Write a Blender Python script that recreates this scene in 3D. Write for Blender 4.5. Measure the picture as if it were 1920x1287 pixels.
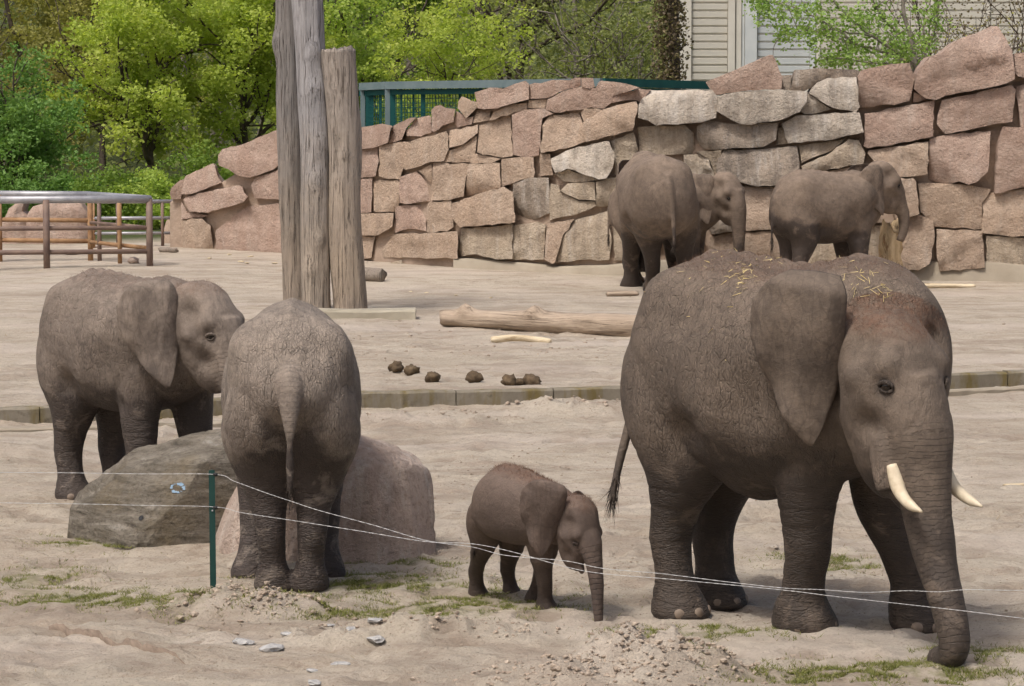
import bpy, bmesh, math, random
import numpy as np
from mathutils import Vector, Matrix
from mathutils.bvhtree import BVHTree
from mathutils.geometry import delaunay_2d_cdt

for _o in list(bpy.data.objects):
    bpy.data.objects.remove(_o)
SC = bpy.context.scene
COL = SC.collection
R = math.radians
rng = np.random.default_rng(11)
random.seed(5)

# ------------------------------------------------------------------ camera
FPX, CAMH, TILT = 5500.0, 3.26, math.atan(450.5 / 5500.0)
cam = bpy.data.cameras.new('camera')
cam.sensor_width = 36.0
cam.lens = 36.0 * FPX / 1920.0
cam.clip_end = 2000.0
camo = bpy.data.objects.new('camera', cam)
COL.objects.link(camo)
camo.location = (0, 0, CAMH)
camo.rotation_euler = (math.pi / 2 - TILT, 0, 0)
SC.camera = camo

# ------------------------------------------------------------------ sky, sun, exposure
SUN_EL, SUN_AZ = R(60), R(218)          # azimuth measured clockwise from +Y
world = bpy.data.worlds.new('World')
SC.world = world
world.use_nodes = True
wn = world.node_tree
bg = wn.nodes['Background']
sky = wn.nodes.new('ShaderNodeTexSky')
sky.sky_type = 'NISHITA'
sky.sun_disc = False
sky.sun_elevation = SUN_EL
sky.sun_rotation = SUN_AZ
sky.air_density = 1.0
sky.dust_density = 7.0
sky.ozone_density = 0.6
wn.links.new(sky.outputs[0], bg.inputs[0])
bg.inputs[1].default_value = 0.105
sl = bpy.data.lights.new('sun', 'SUN')
sl.energy = 2.0
sl.angle = R(10)
sl.color = (1.0, 0.97, 0.93)
slo = bpy.data.objects.new('sun', sl)
COL.objects.link(slo)
sd = Vector((math.sin(SUN_AZ) * math.cos(SUN_EL), math.cos(SUN_AZ) * math.cos(SUN_EL), math.sin(SUN_EL)))
slo.rotation_euler = sd.to_track_quat('Z', 'Y').to_euler()
slo.location = sd * 60
SC.view_settings.view_transform = 'Standard'
SC.view_settings.look = 'None'
SC.view_settings.gamma = 1.0
SC.view_settings.use_curve_mapping = False
SC.view_settings.exposure = 0.3
SC.render.engine = 'CYCLES'
SC.cycles.use_denoising = True
SC.cycles.use_adaptive_sampling = True
SC.cycles.adaptive_threshold = 0.035
SC.cycles.max_bounces = 6
SC.cycles.diffuse_bounces = 4
SC.cycles.glossy_bounces = 2
SC.cycles.transmission_bounces = 3

# ------------------------------------------------------------------ where a sight line meets the place
_ct, _st = math.cos(TILT), math.sin(TILT)


def ray(px, py):
    u = (px - 960.0) / FPX
    v = (643.5 - py) / FPX
    return u, _ct + v * _st, -_st + v * _ct


def P(px, py, Y):
    a, b, c = ray(px, py)
    return Vector((a / b * Y, Y, CAMH + c / b * Y))


def G(px, py, z=0.0):
    a, b, c = ray(px, py)
    t = (z - CAMH) / c
    return Vector((a * t, b * t, z))


# ------------------------------------------------------------------ numpy noise
_perm = np.random.default_rng(3).permutation(256)
_perm = np.concatenate([_perm, _perm, _perm])
_grad = np.array([[1, 1, 0], [-1, 1, 0], [1, -1, 0], [-1, -1, 0], [1, 0, 1], [-1, 0, 1], [1, 0, -1], [-1, 0, -1],
                  [0, 1, 1], [0, -1, 1], [0, 1, -1], [0, -1, -1], [1, 1, 0], [0, -1, 1], [-1, 1, 0], [0, -1, -1]], float)


def perlin(p):
    p = np.asarray(p, float)
    i = np.floor(p).astype(int)
    f = p - i
    i &= 255
    u = f * f * f * (f * (f * 6 - 15) + 10)
    out = 0.0
    for dx in (0, 1):
        for dy in (0, 1):
            for dz in (0, 1):
                h = _perm[_perm[_perm[i[..., 0] + dx] + i[..., 1] + dy] + i[..., 2] + dz] & 15
                g = _grad[h]
                d = g[..., 0] * (f[..., 0] - dx) + g[..., 1] * (f[..., 1] - dy) + g[..., 2] * (f[..., 2] - dz)
                w = (u[..., 0] if dx else 1 - u[..., 0]) * (u[..., 1] if dy else 1 - u[..., 1]) * (u[..., 2] if dz else 1 - u[..., 2])
                out = out + d * w
    return out


def fbm(p, octs=4, gain=0.5):
    p = np.asarray(p, float)
    a, s, t = 1.0, 0.0, 0.0
    for k in range(octs):
        s = s + a * perlin(p * (2.0 ** k) + k * 17.3)
        a *= gain
    return s


def smooth01(x):
    x = np.clip(x, 0, 1)
    return x * x * (3 - 2 * x)


# ------------------------------------------------------------------ mesh helpers
def mesh_obj(name, verts, faces, mat=None, parent=None, smooth=False, loc=None, rot=None):
    me = bpy.data.meshes.new(name)
    me.from_pydata([tuple(v) for v in verts], [], [tuple(f) for f in faces])
    me.update()
    if smooth:
        me.polygons.foreach_set('use_smooth', [True] * len(me.polygons))
    o = bpy.data.objects.new(name, me)
    COL.objects.link(o)
    if mat:
        me.materials.append(mat)
    if parent:
        o.parent = parent
    if loc is not None:
        o.location = loc
    if rot is not None:
        o.rotation_euler = rot
    return o


def quads_obj(name, V, nper, mat=None, parent=None, attr=None):
    """V: (n, nper, 3) array of separate little faces, made fast."""
    n = len(V)
    me = bpy.data.meshes.new(name)
    me.vertices.add(n * nper)
    me.vertices.foreach_set('co', np.ascontiguousarray(V, dtype=np.float32).ravel())
    me.loops.add(n * nper)
    me.loops.foreach_set('vertex_index', np.arange(n * nper, dtype=np.int32))
    me.polygons.add(n)
    me.polygons.foreach_set('loop_start', np.arange(0, n * nper, nper, dtype=np.int32))
    me.update(calc_edges=True)
    if attr is not None:
        a = me.attributes.new('lv', 'FLOAT', 'FACE')
        a.data.foreach_set('value', np.asarray(attr, dtype=np.float32))
    o = bpy.data.objects.new(name, me)
    COL.objects.link(o)
    if mat:
        me.materials.append(mat)
    if parent:
        o.parent = parent
    return o


def empty(name, loc=(0, 0, 0), rz=0.0):
    o = bpy.data.objects.new(name, None)
    o.empty_display_size = 0.2
    COL.objects.link(o)
    o.location = loc
    o.rotation_euler = (0, 0, rz)
    return o


def tag(o, label=None, cat=None, group=None, kind=None):
    if label:
        o['label'] = label
    if cat:
        o['category'] = cat
    if group:
        o['group'] = group
    if kind:
        o['kind'] = kind
    return o


def catmull(pts, n):
    p = np.asarray(pts, float)
    m = len(p)
    t = np.linspace(0, m - 1, n)
    i = np.clip(np.floor(t).astype(int), 0, m - 2)
    f = (t - i)[:, None]
    g = lambda k: p[np.clip(k, 0, m - 1)]
    p0, p1, p2, p3 = g(i - 1), g(i), g(i + 1), g(i + 2)
    p0 = np.where((i == 0)[:, None], 2 * p1 - p2, p0)
    p3 = np.where((i == m - 2)[:, None], 2 * p2 - p1, p3)
    return 0.5 * (2 * p1 + (p2 - p0) * f + (2 * p0 - 5 * p1 + 4 * p2 - p3) * f ** 2 + (3 * p1 - p0 - 3 * p2 + p3) * f ** 3)


def tube(path, ra, rb=None, seg=12, up=(0, 1, 0), base=0):
    """closed tube: ra across `up`-derived side axis, rb across the other one"""
    path = np.asarray(path, float)
    n = len(path)
    ra = np.broadcast_to(np.asarray(ra, float), (n,))
    rb = ra if rb is None else np.broadcast_to(np.asarray(rb, float), (n,))
    tan = np.gradient(path, axis=0)
    tan /= np.linalg.norm(tan, axis=1)[:, None] + 1e-12
    s = np.array(up, float)
    V = []
    for k in range(n):
        s = s - tan[k] * np.dot(s, tan[k])
        if np.linalg.norm(s) < 1e-4:
            s = np.cross(tan[k], [0.3, 0.5, 0.8])
        s = s / np.linalg.norm(s)
        q = np.cross(tan[k], s)
        for j in range(seg):
            a = 2 * math.pi * j / seg
            V.append(path[k] + s * math.cos(a) * ra[k] + q * math.sin(a) * rb[k])
    F = []
    for k in range(n - 1):
        for j in range(seg):
            a, b = k * seg + j, k * seg + (j + 1) % seg
            F.append((base + a, base + b, base + b + seg, base + a + seg))
    V.append(path[0]); V.append(path[-1])
    for j in range(seg):
        F.append((base + (j + 1) % seg, base + j, base + n * seg))
        F.append((base + (n - 1) * seg + j, base + (n - 1) * seg + (j + 1) % seg, base + n * seg + 1))
    return V, F


class MB:
    def __init__(self):
        self.V, self.F = [], []

    def add(self, V, F):
        b = len(self.V)
        self.V += [tuple(v) for v in V]
        self.F += [tuple(i + b for i in f) for f in F]
        return self

    def tube(self, *a, **k):
        return self.add(*tube(*a, **k))

    def box(self, c, s, rz=0.0):
        ca, sa = math.cos(rz), math.sin(rz)
        V = []
        for x in (-.5, .5):
            for y in (-.5, .5):
                for z in (-.5, .5):
                    lx, ly = x * s[0], y * s[1]
                    V.append((c[0] + lx * ca - ly * sa, c[1] + lx * sa + ly * ca, c[2] + z * s[2]))
        F = [(0, 1, 3, 2), (4, 6, 7, 5), (0, 4, 5, 1), (2, 3, 7, 6), (0, 2, 6, 4), (1, 5, 7, 3)]
        return self.add(V, F)

    def build(self, name, mat=None, parent=None, smooth=False):
        return mesh_obj(name, self.V, self.F, mat, parent, smooth)


# ------------------------------------------------------------------ materials
class Mat:
    def __init__(self, name, rough=0.9, spec=0.25):
        self.m = bpy.data.materials.new(name)
        self.m.use_nodes = True
        self.t = self.m.node_tree
        self.b = self.t.nodes['Principled BSDF']
        self.b.inputs['Roughness'].default_value = rough
        self.b.inputs['Specular IOR Level'].default_value = spec
        self.out = self.t.nodes['Material Output']

    def n(self, typ, **kw):
        nd = self.t.nodes.new(typ)
        for k, v in kw.items():
            setattr(nd, k, v)
        return nd

    def l(self, a, b):
        self.t.links.new(a, b)

    def coord(self, kind='Object', scale=(1, 1, 1), loc=(0, 0, 0)):
        tc = self.n('ShaderNodeTexCoord')
        mp = self.n('ShaderNodeMapping')
        mp.inputs['Scale'].default_value = scale
        mp.inputs['Location'].default_value = loc
        self.l(tc.outputs[kind], mp.inputs[0])
        return mp.outputs[0]

    def noise(self, co, scale, detail=4, rough=0.55, dist=0.0):
        nd = self.n('ShaderNodeTexNoise')
        nd.inputs['Scale'].default_value = scale
        nd.inputs['Detail'].default_value = detail
        nd.inputs['Roughness'].default_value = rough
        nd.inputs['Distortion'].default_value = dist
        self.l(co, nd.inputs['Vector'])
        return nd.outputs[0]

    def voro(self, co, scale, feature='DISTANCE_TO_EDGE', out='Distance'):
        nd = self.n('ShaderNodeTexVoronoi', feature=feature)
        nd.inputs['Scale'].default_value = scale
        self.l(co, nd.inputs['Vector'])
        return nd.outputs[out]

    def ramp(self, fac, stops, interp='LINEAR'):
        nd = self.n('ShaderNodeValToRGB')
        nd.color_ramp.interpolation = interp
        e = nd.color_ramp.elements
        while len(e) < len(stops):
            e.new(0.5)
        for k, (p, c) in enumerate(stops):
            e[k].position = p
            e[k].color = (*c, 1) if isinstance(c, (tuple, list)) else (c, c, c, 1)
        self.l(fac, nd.inputs[0])
        return nd.outputs[0]

    def mix(self, fac, a, b, mode='MIX'):
        nd = self.n('ShaderNodeMix', data_type='RGBA', blend_type=mode)
        for s, v in ((nd.inputs[0], fac), (nd.inputs[6], a), (nd.inputs[7], b)):
            if isinstance(v, (int, float)):
                s.default_value = v
            elif isinstance(v, (tuple, list)):
                s.default_value = (*v, 1)
            else:
                self.l(v, s)
        return nd.outputs[2]

    def math(self, op, a, b=0.0, clamp=False):
        nd = self.n('ShaderNodeMath', operation=op, use_clamp=clamp)
        for s, v in ((nd.inputs[0], a), (nd.inputs[1], b)):
            if isinstance(v, (int, float)):
                s.default_value = v
            else:
                self.l(v, s)
        return nd.outputs[0]

    def attr(self, name):
        nd = self.n('ShaderNodeAttribute', attribute_name=name)
        return nd.outputs['Fac']

    def base(self, c):
        if isinstance(c, (tuple, list)):
            self.b.inputs['Base Color'].default_value = (*c, 1)
        else:
            self.l(c, self.b.inputs['Base Color'])
        return self

    def bump(self, hs):
        """hs: list of (height socket, distance in metres)"""
        prev = None
        for h, d in hs:
            nd = self.n('ShaderNodeBump')
            nd.inputs['Strength'].default_value = 1.0
            nd.inputs['Distance'].default_value = d
            self.l(h, nd.inputs['Height'])
            if prev is not None:
                self.l(prev, nd.inputs['Normal'])
            prev = nd.outputs[0]
        self.l(prev, self.b.inputs['Normal'])
        return self


def mat_simple(name, c1, c2, scale, rough=0.85, bump=0.003, bscale=None, spec=0.25, coords=(1, 1, 1), metallic=0.0):
    m = Mat(name, rough, spec)
    co = m.coord(scale=coords)
    n = m.noise(co, scale, 5, 0.6)
    m.base(m.ramp(n, [(0.3, c1), (0.7, c2)]))
    m.b.inputs['Metallic'].default_value = metallic
    if bump:
        m.bump([(m.noise(co, bscale or scale * 4, 5, 0.6), bump)])
    return m.m


# sand ---------------------------------------------------------------
def mat_sand():
    m = Mat('sand', 0.95, 0.15)
    co = m.coord()
    big = m.noise(co, 0.55, 5, 0.6)
    st = m.noise(m.coord(scale=(0.9, 1.9, 1)), 1.5, 7, 0.7, 0.5)
    fine = m.noise(co, 16, 6, 0.7)
    c = m.ramp(big, [(0.3, (0.48, 0.415, 0.33)), (0.55, (0.565, 0.497, 0.405)), (0.75, (0.51, 0.433, 0.342))])
    c = m.mix(m.ramp(st, [(0.44, 0.0), (0.64, 0.8)]), c, (0.40, 0.32, 0.25))
    c = m.mix(m.ramp(fine, [(0.54, 0.0), (0.74, 0.5)]), c, (0.30, 0.235, 0.18))
    # damp low spots and dark crumbs
    fur = m.noise(m.coord(scale=(1.3, 2.7, 1)), 3.1, 6, 0.72, 0.7)
    c = m.mix(m.ramp(fur, [(0.57, 0.0), (0.68, 0.7)]), c, (0.25, 0.19, 0.145))
    c = m.mix(m.ramp(m.noise(co, 48, 4, 0.75), [(0.53, 0.0), (0.68, 0.6)]), c, (0.27, 0.21, 0.16))
    c = m.mix(m.ramp(m.noise(co, 37, 4, 0.75), [(0.56, 0.0), (0.70, 0.5)]), c, (0.62, 0.55, 0.46))
    crumb = m.voro(co, 22, 'F1')
    c = m.mix(m.ramp(crumb, [(0.06, 0.75), (0.16, 0.0)]), c, (0.13, 0.095, 0.07))
    c = m.mix(m.attr('pale'), c, (0.62, 0.54, 0.47))
    gm = m.math('MULTIPLY', m.attr('moss'), m.ramp(m.noise(co, 7, 5, 0.7), [(0.42, 0.0), (0.62, 1.0)]))
    c = m.mix(m.math('MULTIPLY', gm, 0.7), c, (0.19, 0.205, 0.07))
    damp = m.noise(m.coord(scale=(0.5, 0.8, 1)), 0.9, 6, 0.7, 0.6)
    c = m.mix(m.math('MULTIPLY', m.ramp(damp, [(0.50, 0.0), (0.64, 1.0)]), 0.55), c, (0.31, 0.245, 0.19))
    c = m.mix(m.math('MULTIPLY', m.attr('print'), 0.6), c, (0.27, 0.21, 0.16))
    c = m.mix(m.attr('soil'), c, (0.07, 0.085, 0.03))
    m.base(c)
    m.bump([(m.noise(co, 3.5, 6, 0.62, 0.3), 0.075), (m.noise(m.coord(scale=(1, 1.5, 1)), 13, 7, 0.75), 0.040), (m.noise(co, 60, 4, 0.7), 0.010)])
    return m.m


def mat_skin(name, light, mid, dark, rust=(0.16, 0.082, 0.05), crack=1.0):
    m = Mat(name, 0.68, 0.34)
    co = m.coord()
    dn = m.n('ShaderNodeTexNoise'); dn.inputs['Scale'].default_value = 5; dn.inputs['Detail'].default_value = 3
    m.l(co, dn.inputs['Vector'])
    vm = m.n('ShaderNodeVectorMath', operation='MULTIPLY_ADD')
    m.l(dn.outputs['Color'], vm.inputs[0]); vm.inputs[1].default_value = (0.055, 0.055, 0.055); m.l(co, vm.inputs[2])
    wco = vm.outputs[0]
    big = m.noise(co, 2.2, 5, 0.6)
    c = m.mix(m.ramp(big, [(0.32, 0.0), (0.68, 1.0)]), mid, light)
    c = m.mix(m.math('MULTIPLY', m.attr('dust_light'), m.ramp(m.noise(co, 6, 5, 0.7), [(0.25, 0.35), (0.6, 1.0)])), c, tuple(min(1, v * 1.22) for v in light))
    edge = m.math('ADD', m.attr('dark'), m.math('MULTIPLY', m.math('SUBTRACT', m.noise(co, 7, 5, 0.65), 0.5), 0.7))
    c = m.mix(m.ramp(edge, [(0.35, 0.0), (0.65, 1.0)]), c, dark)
    c = m.mix(m.math('MULTIPLY', m.attr('rust'), m.ramp(m.noise(co, 22, 4, 0.7), [(0.35, 0.2), (0.65, 0.9)])), c, rust)
    # skin: a fine net of cells, stretched upright on the flanks and level on the legs, with a few deeper folds
    def bw(sock):
        r_ = m.n('ShaderNodeRGBToBW'); m.l(sock, r_.inputs[0]); return r_.outputs[0]
    def cells(sc, w, loc=(0, 0, 0)):
        mp = m.n('ShaderNodeMapping'); mp.inputs['Scale'].default_value = sc; mp.inputs['Location'].default_value = loc; m.l(wco, mp.inputs[0])
        return m.ramp(m.voro(mp.outputs[0], 1.0), [(0.0, 0.0), (w, 1.0)])
    ear = m.attr('ear')
    ew = m.math('SUBTRACT', 1.0, ear)
    nt = m.math('MULTIPLY', m.math('MULTIPLY', ew, m.math('SUBTRACT', 1.0, m.attr('trunkw'))), m.math('SUBTRACT', 1.0, m.math('MULTIPLY', m.attr('face'), 0.6)))
    net = bw(m.mix(m.attr('leg'), cells((60, 60, 19), 0.17), cells((15, 15, 58), 0.16)))
    deep = bw(m.mix(m.attr('leg'), cells((17, 17, 4.2), 0.045, (3, 2, 1)), cells((3.6, 3.6, 16), 0.05, (3, 2, 1))))
    earv = cells((15, 15, 5), 0.06, (1, 5, 2))
    tr = m.math('ADD', m.math('MULTIPLY', m.attr('trunku'), 1.0), m.math('MULTIPLY', m.noise(co, 9, 3), 0.022))
    ring = m.math('ABSOLUTE', m.math('SINE', m.math('MULTIPLY', tr, 96.0)))
    ring = m.ramp(ring, [(0.0, 0.0), (0.32, 1.0)])
    ringm = bw(m.mix(m.attr('trunkw'), (1, 1, 1), ring))
    patchy = m.ramp(m.noise(co, 2.6, 4, 0.65), [(0.36, 0.1), (0.62, 1.0)])
    dc = tuple(v * 0.6 for v in dark)
    pn = m.math('MULTIPLY', nt, patchy)
    c = m.mix(m.math('MULTIPLY', m.math('SUBTRACT', 1.0, net), m.math('MULTIPLY', pn, 0.40 * crack)), c, dc)
    c = m.mix(m.math('MULTIPLY', m.math('SUBTRACT', 1.0, deep), m.math('MULTIPLY', pn, 0.28 * crack)), c, dc)
    c = m.mix(m.math('MULTIPLY', m.math('SUBTRACT', 1.0, earv), m.math('MULTIPLY', ear, 0.28)), c, dc)
    c = m.mix(m.math('MULTIPLY', m.math('SUBTRACT', 1.0, ringm), 0.32), c, dc)
    mott = m.ramp(m.noise(co, 8.5, 6, 0.75), [(0.38, 0.0), (0.66, 1.0)])
    c = m.mix(m.math('MULTIPLY', mott, 0.42), c, dc)
    mud_sheen = m.ramp(m.noise(co, 3.8, 6, 0.72, 0.6), [(0.56, 0.0), (0.64, 1.0)])  # pale caked mud patches, with skin sheen put into the colour
    c = m.mix(m.math('MULTIPLY', mud_sheen, 0.35), c, tuple(min(1, v * 1.25) for v in light))
    em = m.ramp(m.noise(m.coord(scale=(1, 1, .45)), 7.5, 5, 0.7), [(0.40, 0.0), (0.62, 1.0)])
    c = m.mix(m.math('MULTIPLY', em, m.math('MULTIPLY', ear, 0.55)), c, dark)
    m.base(c)
    def body_only(h):
        return bw(m.mix(nt, (1, 1, 1), h))
    m.bump([(body_only(deep), 0.0036 * crack), (body_only(net), 0.0032 * crack), (ringm, 0.006), (m.noise(co, 14, 6, 0.72), 0.011)])
    m.l(m.ramp(edge, [(0.35, 0.8), (0.65, 0.62)]), m.b.inputs['Roughness'])
    return m.m


def mat_stone(name, cols, stain=0.0, white=0.0):
    m = Mat(name, 0.9, 0.2)
    co = m.coord()
    oi = m.n('ShaderNodeObjectInfo')
    vm = m.n('ShaderNodeVectorMath', operation='MULTIPLY_ADD')
    cb = m.n('ShaderNodeCombineXYZ')
    m.l(oi.outputs['Random'], cb.inputs[0]); m.l(oi.outputs['Random'], cb.inputs[1])
    m.l(cb.outputs[0], vm.inputs[0]); vm.inputs[1].default_value = (37, 53, 0); m.l(co, vm.inputs[2])
    c2 = vm.outputs[0]
    a = m.mix(oi.outputs['Random'], cols[0], cols[1])
    rr_ = m.n('ShaderNodeTexWhiteNoise', noise_dimensions='1D'); m.l(m.math('MULTIPLY', oi.outputs['Random'], 977.0), rr_.inputs['W'])
    n1 = m.noise(c2, 1.7, 5, 0.6)
    a = m.mix(m.math('MULTIPLY', rr_.outputs['Value'], 0.42), a, tuple(v * 0.62 for v in cols[0]))
    c = m.mix(m.ramp(n1, [(0.3, 0.0), (0.7, 0.9)]), a, cols[2])
    sp = m.noise(c2, 26, 4, 0.75)
    c = m.mix(m.ramp(sp, [(0.52, 0.0), (0.7, 0.6)]), c, tuple(v * 0.42 for v in cols[0]))
    c = m.mix(m.ramp(m.noise(c2, 33, 3, 0.7), [(0.6, 0.0), (0.75, 0.5)]), c, (0.6, 0.5, 0.42))
    mp = m.n('ShaderNodeMapping'); mp.inputs['Scale'].default_value = (4.2, 4.2, 0.55); m.l(c2, mp.inputs[0])
    if stain:
        s = m.noise(mp.outputs[0], 1.0, 4, 0.65)
        c = m.mix(m.math('MULTIPLY', m.ramp(s, [(0.45, 0.0), (0.62, 1.0)]), stain), c, (0.13, 0.11, 0.095))
    if white:
        mp3 = m.n('ShaderNodeMapping'); mp3.inputs['Scale'].default_value = (5, 5, 0.8); mp3.inputs['Location'].default_value = (9, 4, 2); m.l(c2, mp3.inputs[0])
        s = m.noise(mp3.outputs[0], 1.0, 5, 0.7)
        c = m.mix(m.math('MULTIPLY', m.ramp(s, [(0.52, 0.0), (0.68, 1.0)]), white), c, (0.62, 0.58, 0.53))
    c = m.mix(m.ramp(m.noise(c2, 2.6, 6, 0.75, 0.4), [(0.52, 0.0), (0.68, 0.55)]), c, tuple(v * 0.55 for v in cols[1]))
    # dust gathers where the face looks up, earth near the foot of the wall
    m.base(c)
    m.bump([(m.noise(c2, 4.5, 5, 0.65), 0.06), (m.noise(c2, 19, 5, 0.7), 0.034), (m.noise(c2, 60, 3, 0.6), 0.006)])
    return m.m


def mat_leaf(name, cols, trans=0.35):
    m = Mat(name, 0.6, 0.25)
    c = m.ramp(m.attr('lv'), [(k / (len(cols) - 1), cc) for k, cc in enumerate(cols)])
    m.base(c)
    tr = m.n('ShaderNodeBsdfTranslucent')
    m.l(m.mix(1.0, c, (1.0, 1.0, 0.55), 'MULTIPLY'), tr.inputs[0])
    mx = m.n('ShaderNodeMixShader')
    mx.inputs[0].default_value = trans
    m.l(m.b.outputs[0], mx.inputs[1]); m.l(tr.outputs[0], mx.inputs[2])
    m.l(mx.outputs[0], m.out.inputs[0])
    return m.m


def mat_wood(name, c1, c2, c3, ax=(38, 38, 1.0), crack=0.012, high=None):
    m = Mat(name, 0.88, 0.2)
    co = m.coord(scale=ax)
    g = m.noise(co, 1.0, 6, 0.65, 0.5)
    g2 = m.noise(m.coord(scale=tuple(v * (2.6 if v > 3 else 1.4) for v in ax)), 1.0, 4, 0.65, 0.3)
    b = m.noise(m.coord(), 1.6, 5, 0.65)
    c = m.mix(m.ramp(b, [(0.35, 0.0), (0.65, 1.0)]), c1, c2)
    if high:
        sp = m.n('ShaderNodeSeparateXYZ'); m.l(m.coord(), sp.inputs[0])
        hz = m.math('ADD', sp.outputs[2], m.math('MULTIPLY', b, 1.6))
        c = m.mix(m.ramp(m.math('MULTIPLY', hz, 0.2), [(0.42, 0.0), (0.80, 1.0)]), c, high)
    c = m.mix(m.math('MULTIPLY', m.ramp(g2, [(0.42, 1.0), (0.55, 0.0)]), 0.35), c, c3)
    c = m.mix(m.math('MULTIPLY', m.ramp(g, [(0.36, 1.0), (0.42, 0.0)]), 0.85), c, c3)
    m.base(c)
    m.bump([(m.ramp(g, [(0.34, 0.0), (0.46, 1.0)]), crack), (g2, crack * .8), (m.noise(m.coord(), 6, 5, 0.6), 0.02)])
    return m.m


M = {}
M['sand'] = mat_sand()
M['skin_mother'] = mat_skin('skin_mother', (0.185, 0.143, 0.110), (0.118, 0.091, 0.071), (0.062, 0.048, 0.039))
M['skin_calf'] = mat_skin('skin_calf', (0.15, 0.11, 0.088), (0.105, 0.077, 0.063), (0.065, 0.048, 0.041), crack=0.3)
M['skin_young'] = mat_skin('skin_young', (0.26, 0.21, 0.17), (0.16, 0.127, 0.104), (0.068, 0.053, 0.045))
M['skin_rear'] = mat_skin('skin_rear', (0.30, 0.25, 0.205), (0.205, 0.165, 0.135), (0.066, 0.051, 0.044))
M['skin_far'] = mat_skin('skin_far', (0.225, 0.17, 0.128), (0.15, 0.112, 0.085), (0.06, 0.045, 0.037), crack=0.6)
M['ivory'] = mat_simple('ivory', (0.50, 0.41, 0.28), (0.70, 0.62, 0.48), 14, 0.55, 0.001, coords=(1, 1, 1), spec=0.4)
M['nail'] = mat_simple('nail', (0.15, 0.115, 0.09), (0.25, 0.195, 0.15), 20, 0.6, 0.001)
m_ = Mat('eye', 0.08, 0.5); m_.base((0.012, 0.007, 0.004)); M['eye'] = m_.m
M['hair'] = mat_simple('hair', (0.09, 0.048, 0.03), (0.17, 0.095, 0.06), 40, 0.7, 0)
M['tail_hair'] = mat_simple('tail_hair', (0.02, 0.015, 0.012), (0.06, 0.045, 0.035), 40, 0.6, 0)
M['straw'] = mat_simple('straw', (0.50, 0.38, 0.16), (0.68, 0.56, 0.28), 30, 0.7, 0)
M['pink'] = mat_stone('pink_granite', [(0.40, 0.275, 0.215), (0.455, 0.32, 0.255), (0.50, 0.385, 0.315)], 0.12, 0.15)
M['tan'] = mat_stone('tan_granite', [(0.43, 0.315, 0.23), (0.48, 0.36, 0.27), (0.51, 0.40, 0.31)], 0.15, 0.15)
M['buff'] = mat_stone('buff_granite', [(0.44, 0.355, 0.26), (0.49, 0.39, 0.29), (0.52, 0.44, 0.345)], 0.35, 0.3)
M['pale'] = mat_stone('pale_granite', [(0.50, 0.43, 0.35), (0.54, 0.46, 0.37), (0.60, 0.54, 0.47)], 0.4, 0.6)
M['greys'] = mat_stone('grey_stained_granite', [(0.38, 0.31, 0.245), (0.42, 0.345, 0.275), (0.36, 0.305, 0.25)], 0.55, 0.45)
M['mortar'] = mat_simple('mortar', (0.33, 0.25, 0.19), (0.42, 0.325, 0.255), 2.2, 0.95, 0.03, 9)
M['footing'] = mat_simple('concrete_footing', (0.27, 0.23, 0.175), (0.35, 0.305, 0.24), 1.6, 0.95, 0.012, 8)
M['wood_grey'] = mat_wood('weathered_wood', (0.40, 0.335, 0.27), (0.33, 0.285, 0.24), (0.10, 0.08, 0.065), high=(0.35, 0.34, 0.345))
M['wood_dark'] = mat_wood('weathered_wood_dark', (0.34, 0.28, 0.225), (0.28, 0.24, 0.20), (0.08, 0.062, 0.05), high=(0.24, 0.225, 0.215))
M['wood_tan'] = mat_wood('weathered_wood_tan', (0.40, 0.325, 0.25), (0.35, 0.29, 0.235), (0.11, 0.085, 0.068), high=(0.36, 0.315, 0.275))
M['log'] = mat_wood('bare_log', (0.36, 0.285, 0.215), (0.43, 0.345, 0.265), (0.17, 0.125, 0.09), ax=(0.9, 22, 22), crack=0.008)
M['peeled'] = mat_wood('peeled_branch', (0.60, 0.50, 0.34), (0.68, 0.58, 0.42), (0.36, 0.26, 0.15), ax=(2, 9, 9), crack=0.003)
M['stump'] = mat_wood('gnawed_stump', (0.72, 0.57, 0.36), (0.60, 0.42, 0.22), (0.30, 0.17, 0.08), ax=(5, 5, 1.5), crack=0.02)
M['dung'] = mat_simple('dung', (0.055, 0.038, 0.025), (0.16, 0.115, 0.07), 14, 0.95, 0.02, 18)
M['boulder_grey'] = mat_stone('boulder_gneiss', [(0.26, 0.23, 0.19), (0.29, 0.255, 0.21), (0.37, 0.33, 0.28)], 0.4, 0.5)
M['boulder_pink'] = mat_stone('boulder_granite', [(0.42, 0.31, 0.25), (0.45, 0.335, 0.27), (0.56, 0.46, 0.39)], 0.2, 0.5)


def mat_gneiss():
    m = Mat('boulder_gneiss', 0.9, 0.25)
    mp = m.n('ShaderNodeMapping'); mp.inputs['Rotation'].default_value = (0.25, 0.42, 0.3); mp.inputs['Scale'].default_value = (2.2, 2.2, 15)
    tc = m.n('ShaderNodeTexCoord'); m.l(tc.outputs['Object'], mp.inputs[0])
    co = m.coord()
    lay = m.noise(mp.outputs[0], 1.0, 7, 0.72, 0.7)
    c = m.ramp(lay, [(0.32, (0.075, 0.063, 0.048)), (0.44, (0.19, 0.165, 0.13)), (0.58, (0.30, 0.265, 0.215)), (0.72, (0.46, 0.43, 0.38))])
    c = m.mix(m.ramp(m.noise(co, 2.2, 5, 0.7), [(0.46, 0.0), (0.66, 0.7)]), c, (0.21, 0.165, 0.10))
    c = m.mix(m.ramp(m.noise(co, 30, 4, 0.75), [(0.52, 0.0), (0.68, 0.6)]), c, (0.09, 0.075, 0.06))
    m.base(c)
    m.bump([(lay, 0.11), (m.noise(co, 5, 6, 0.7), 0.09), (m.noise(co, 28, 5, 0.7), 0.018)])
    return m.m


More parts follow.
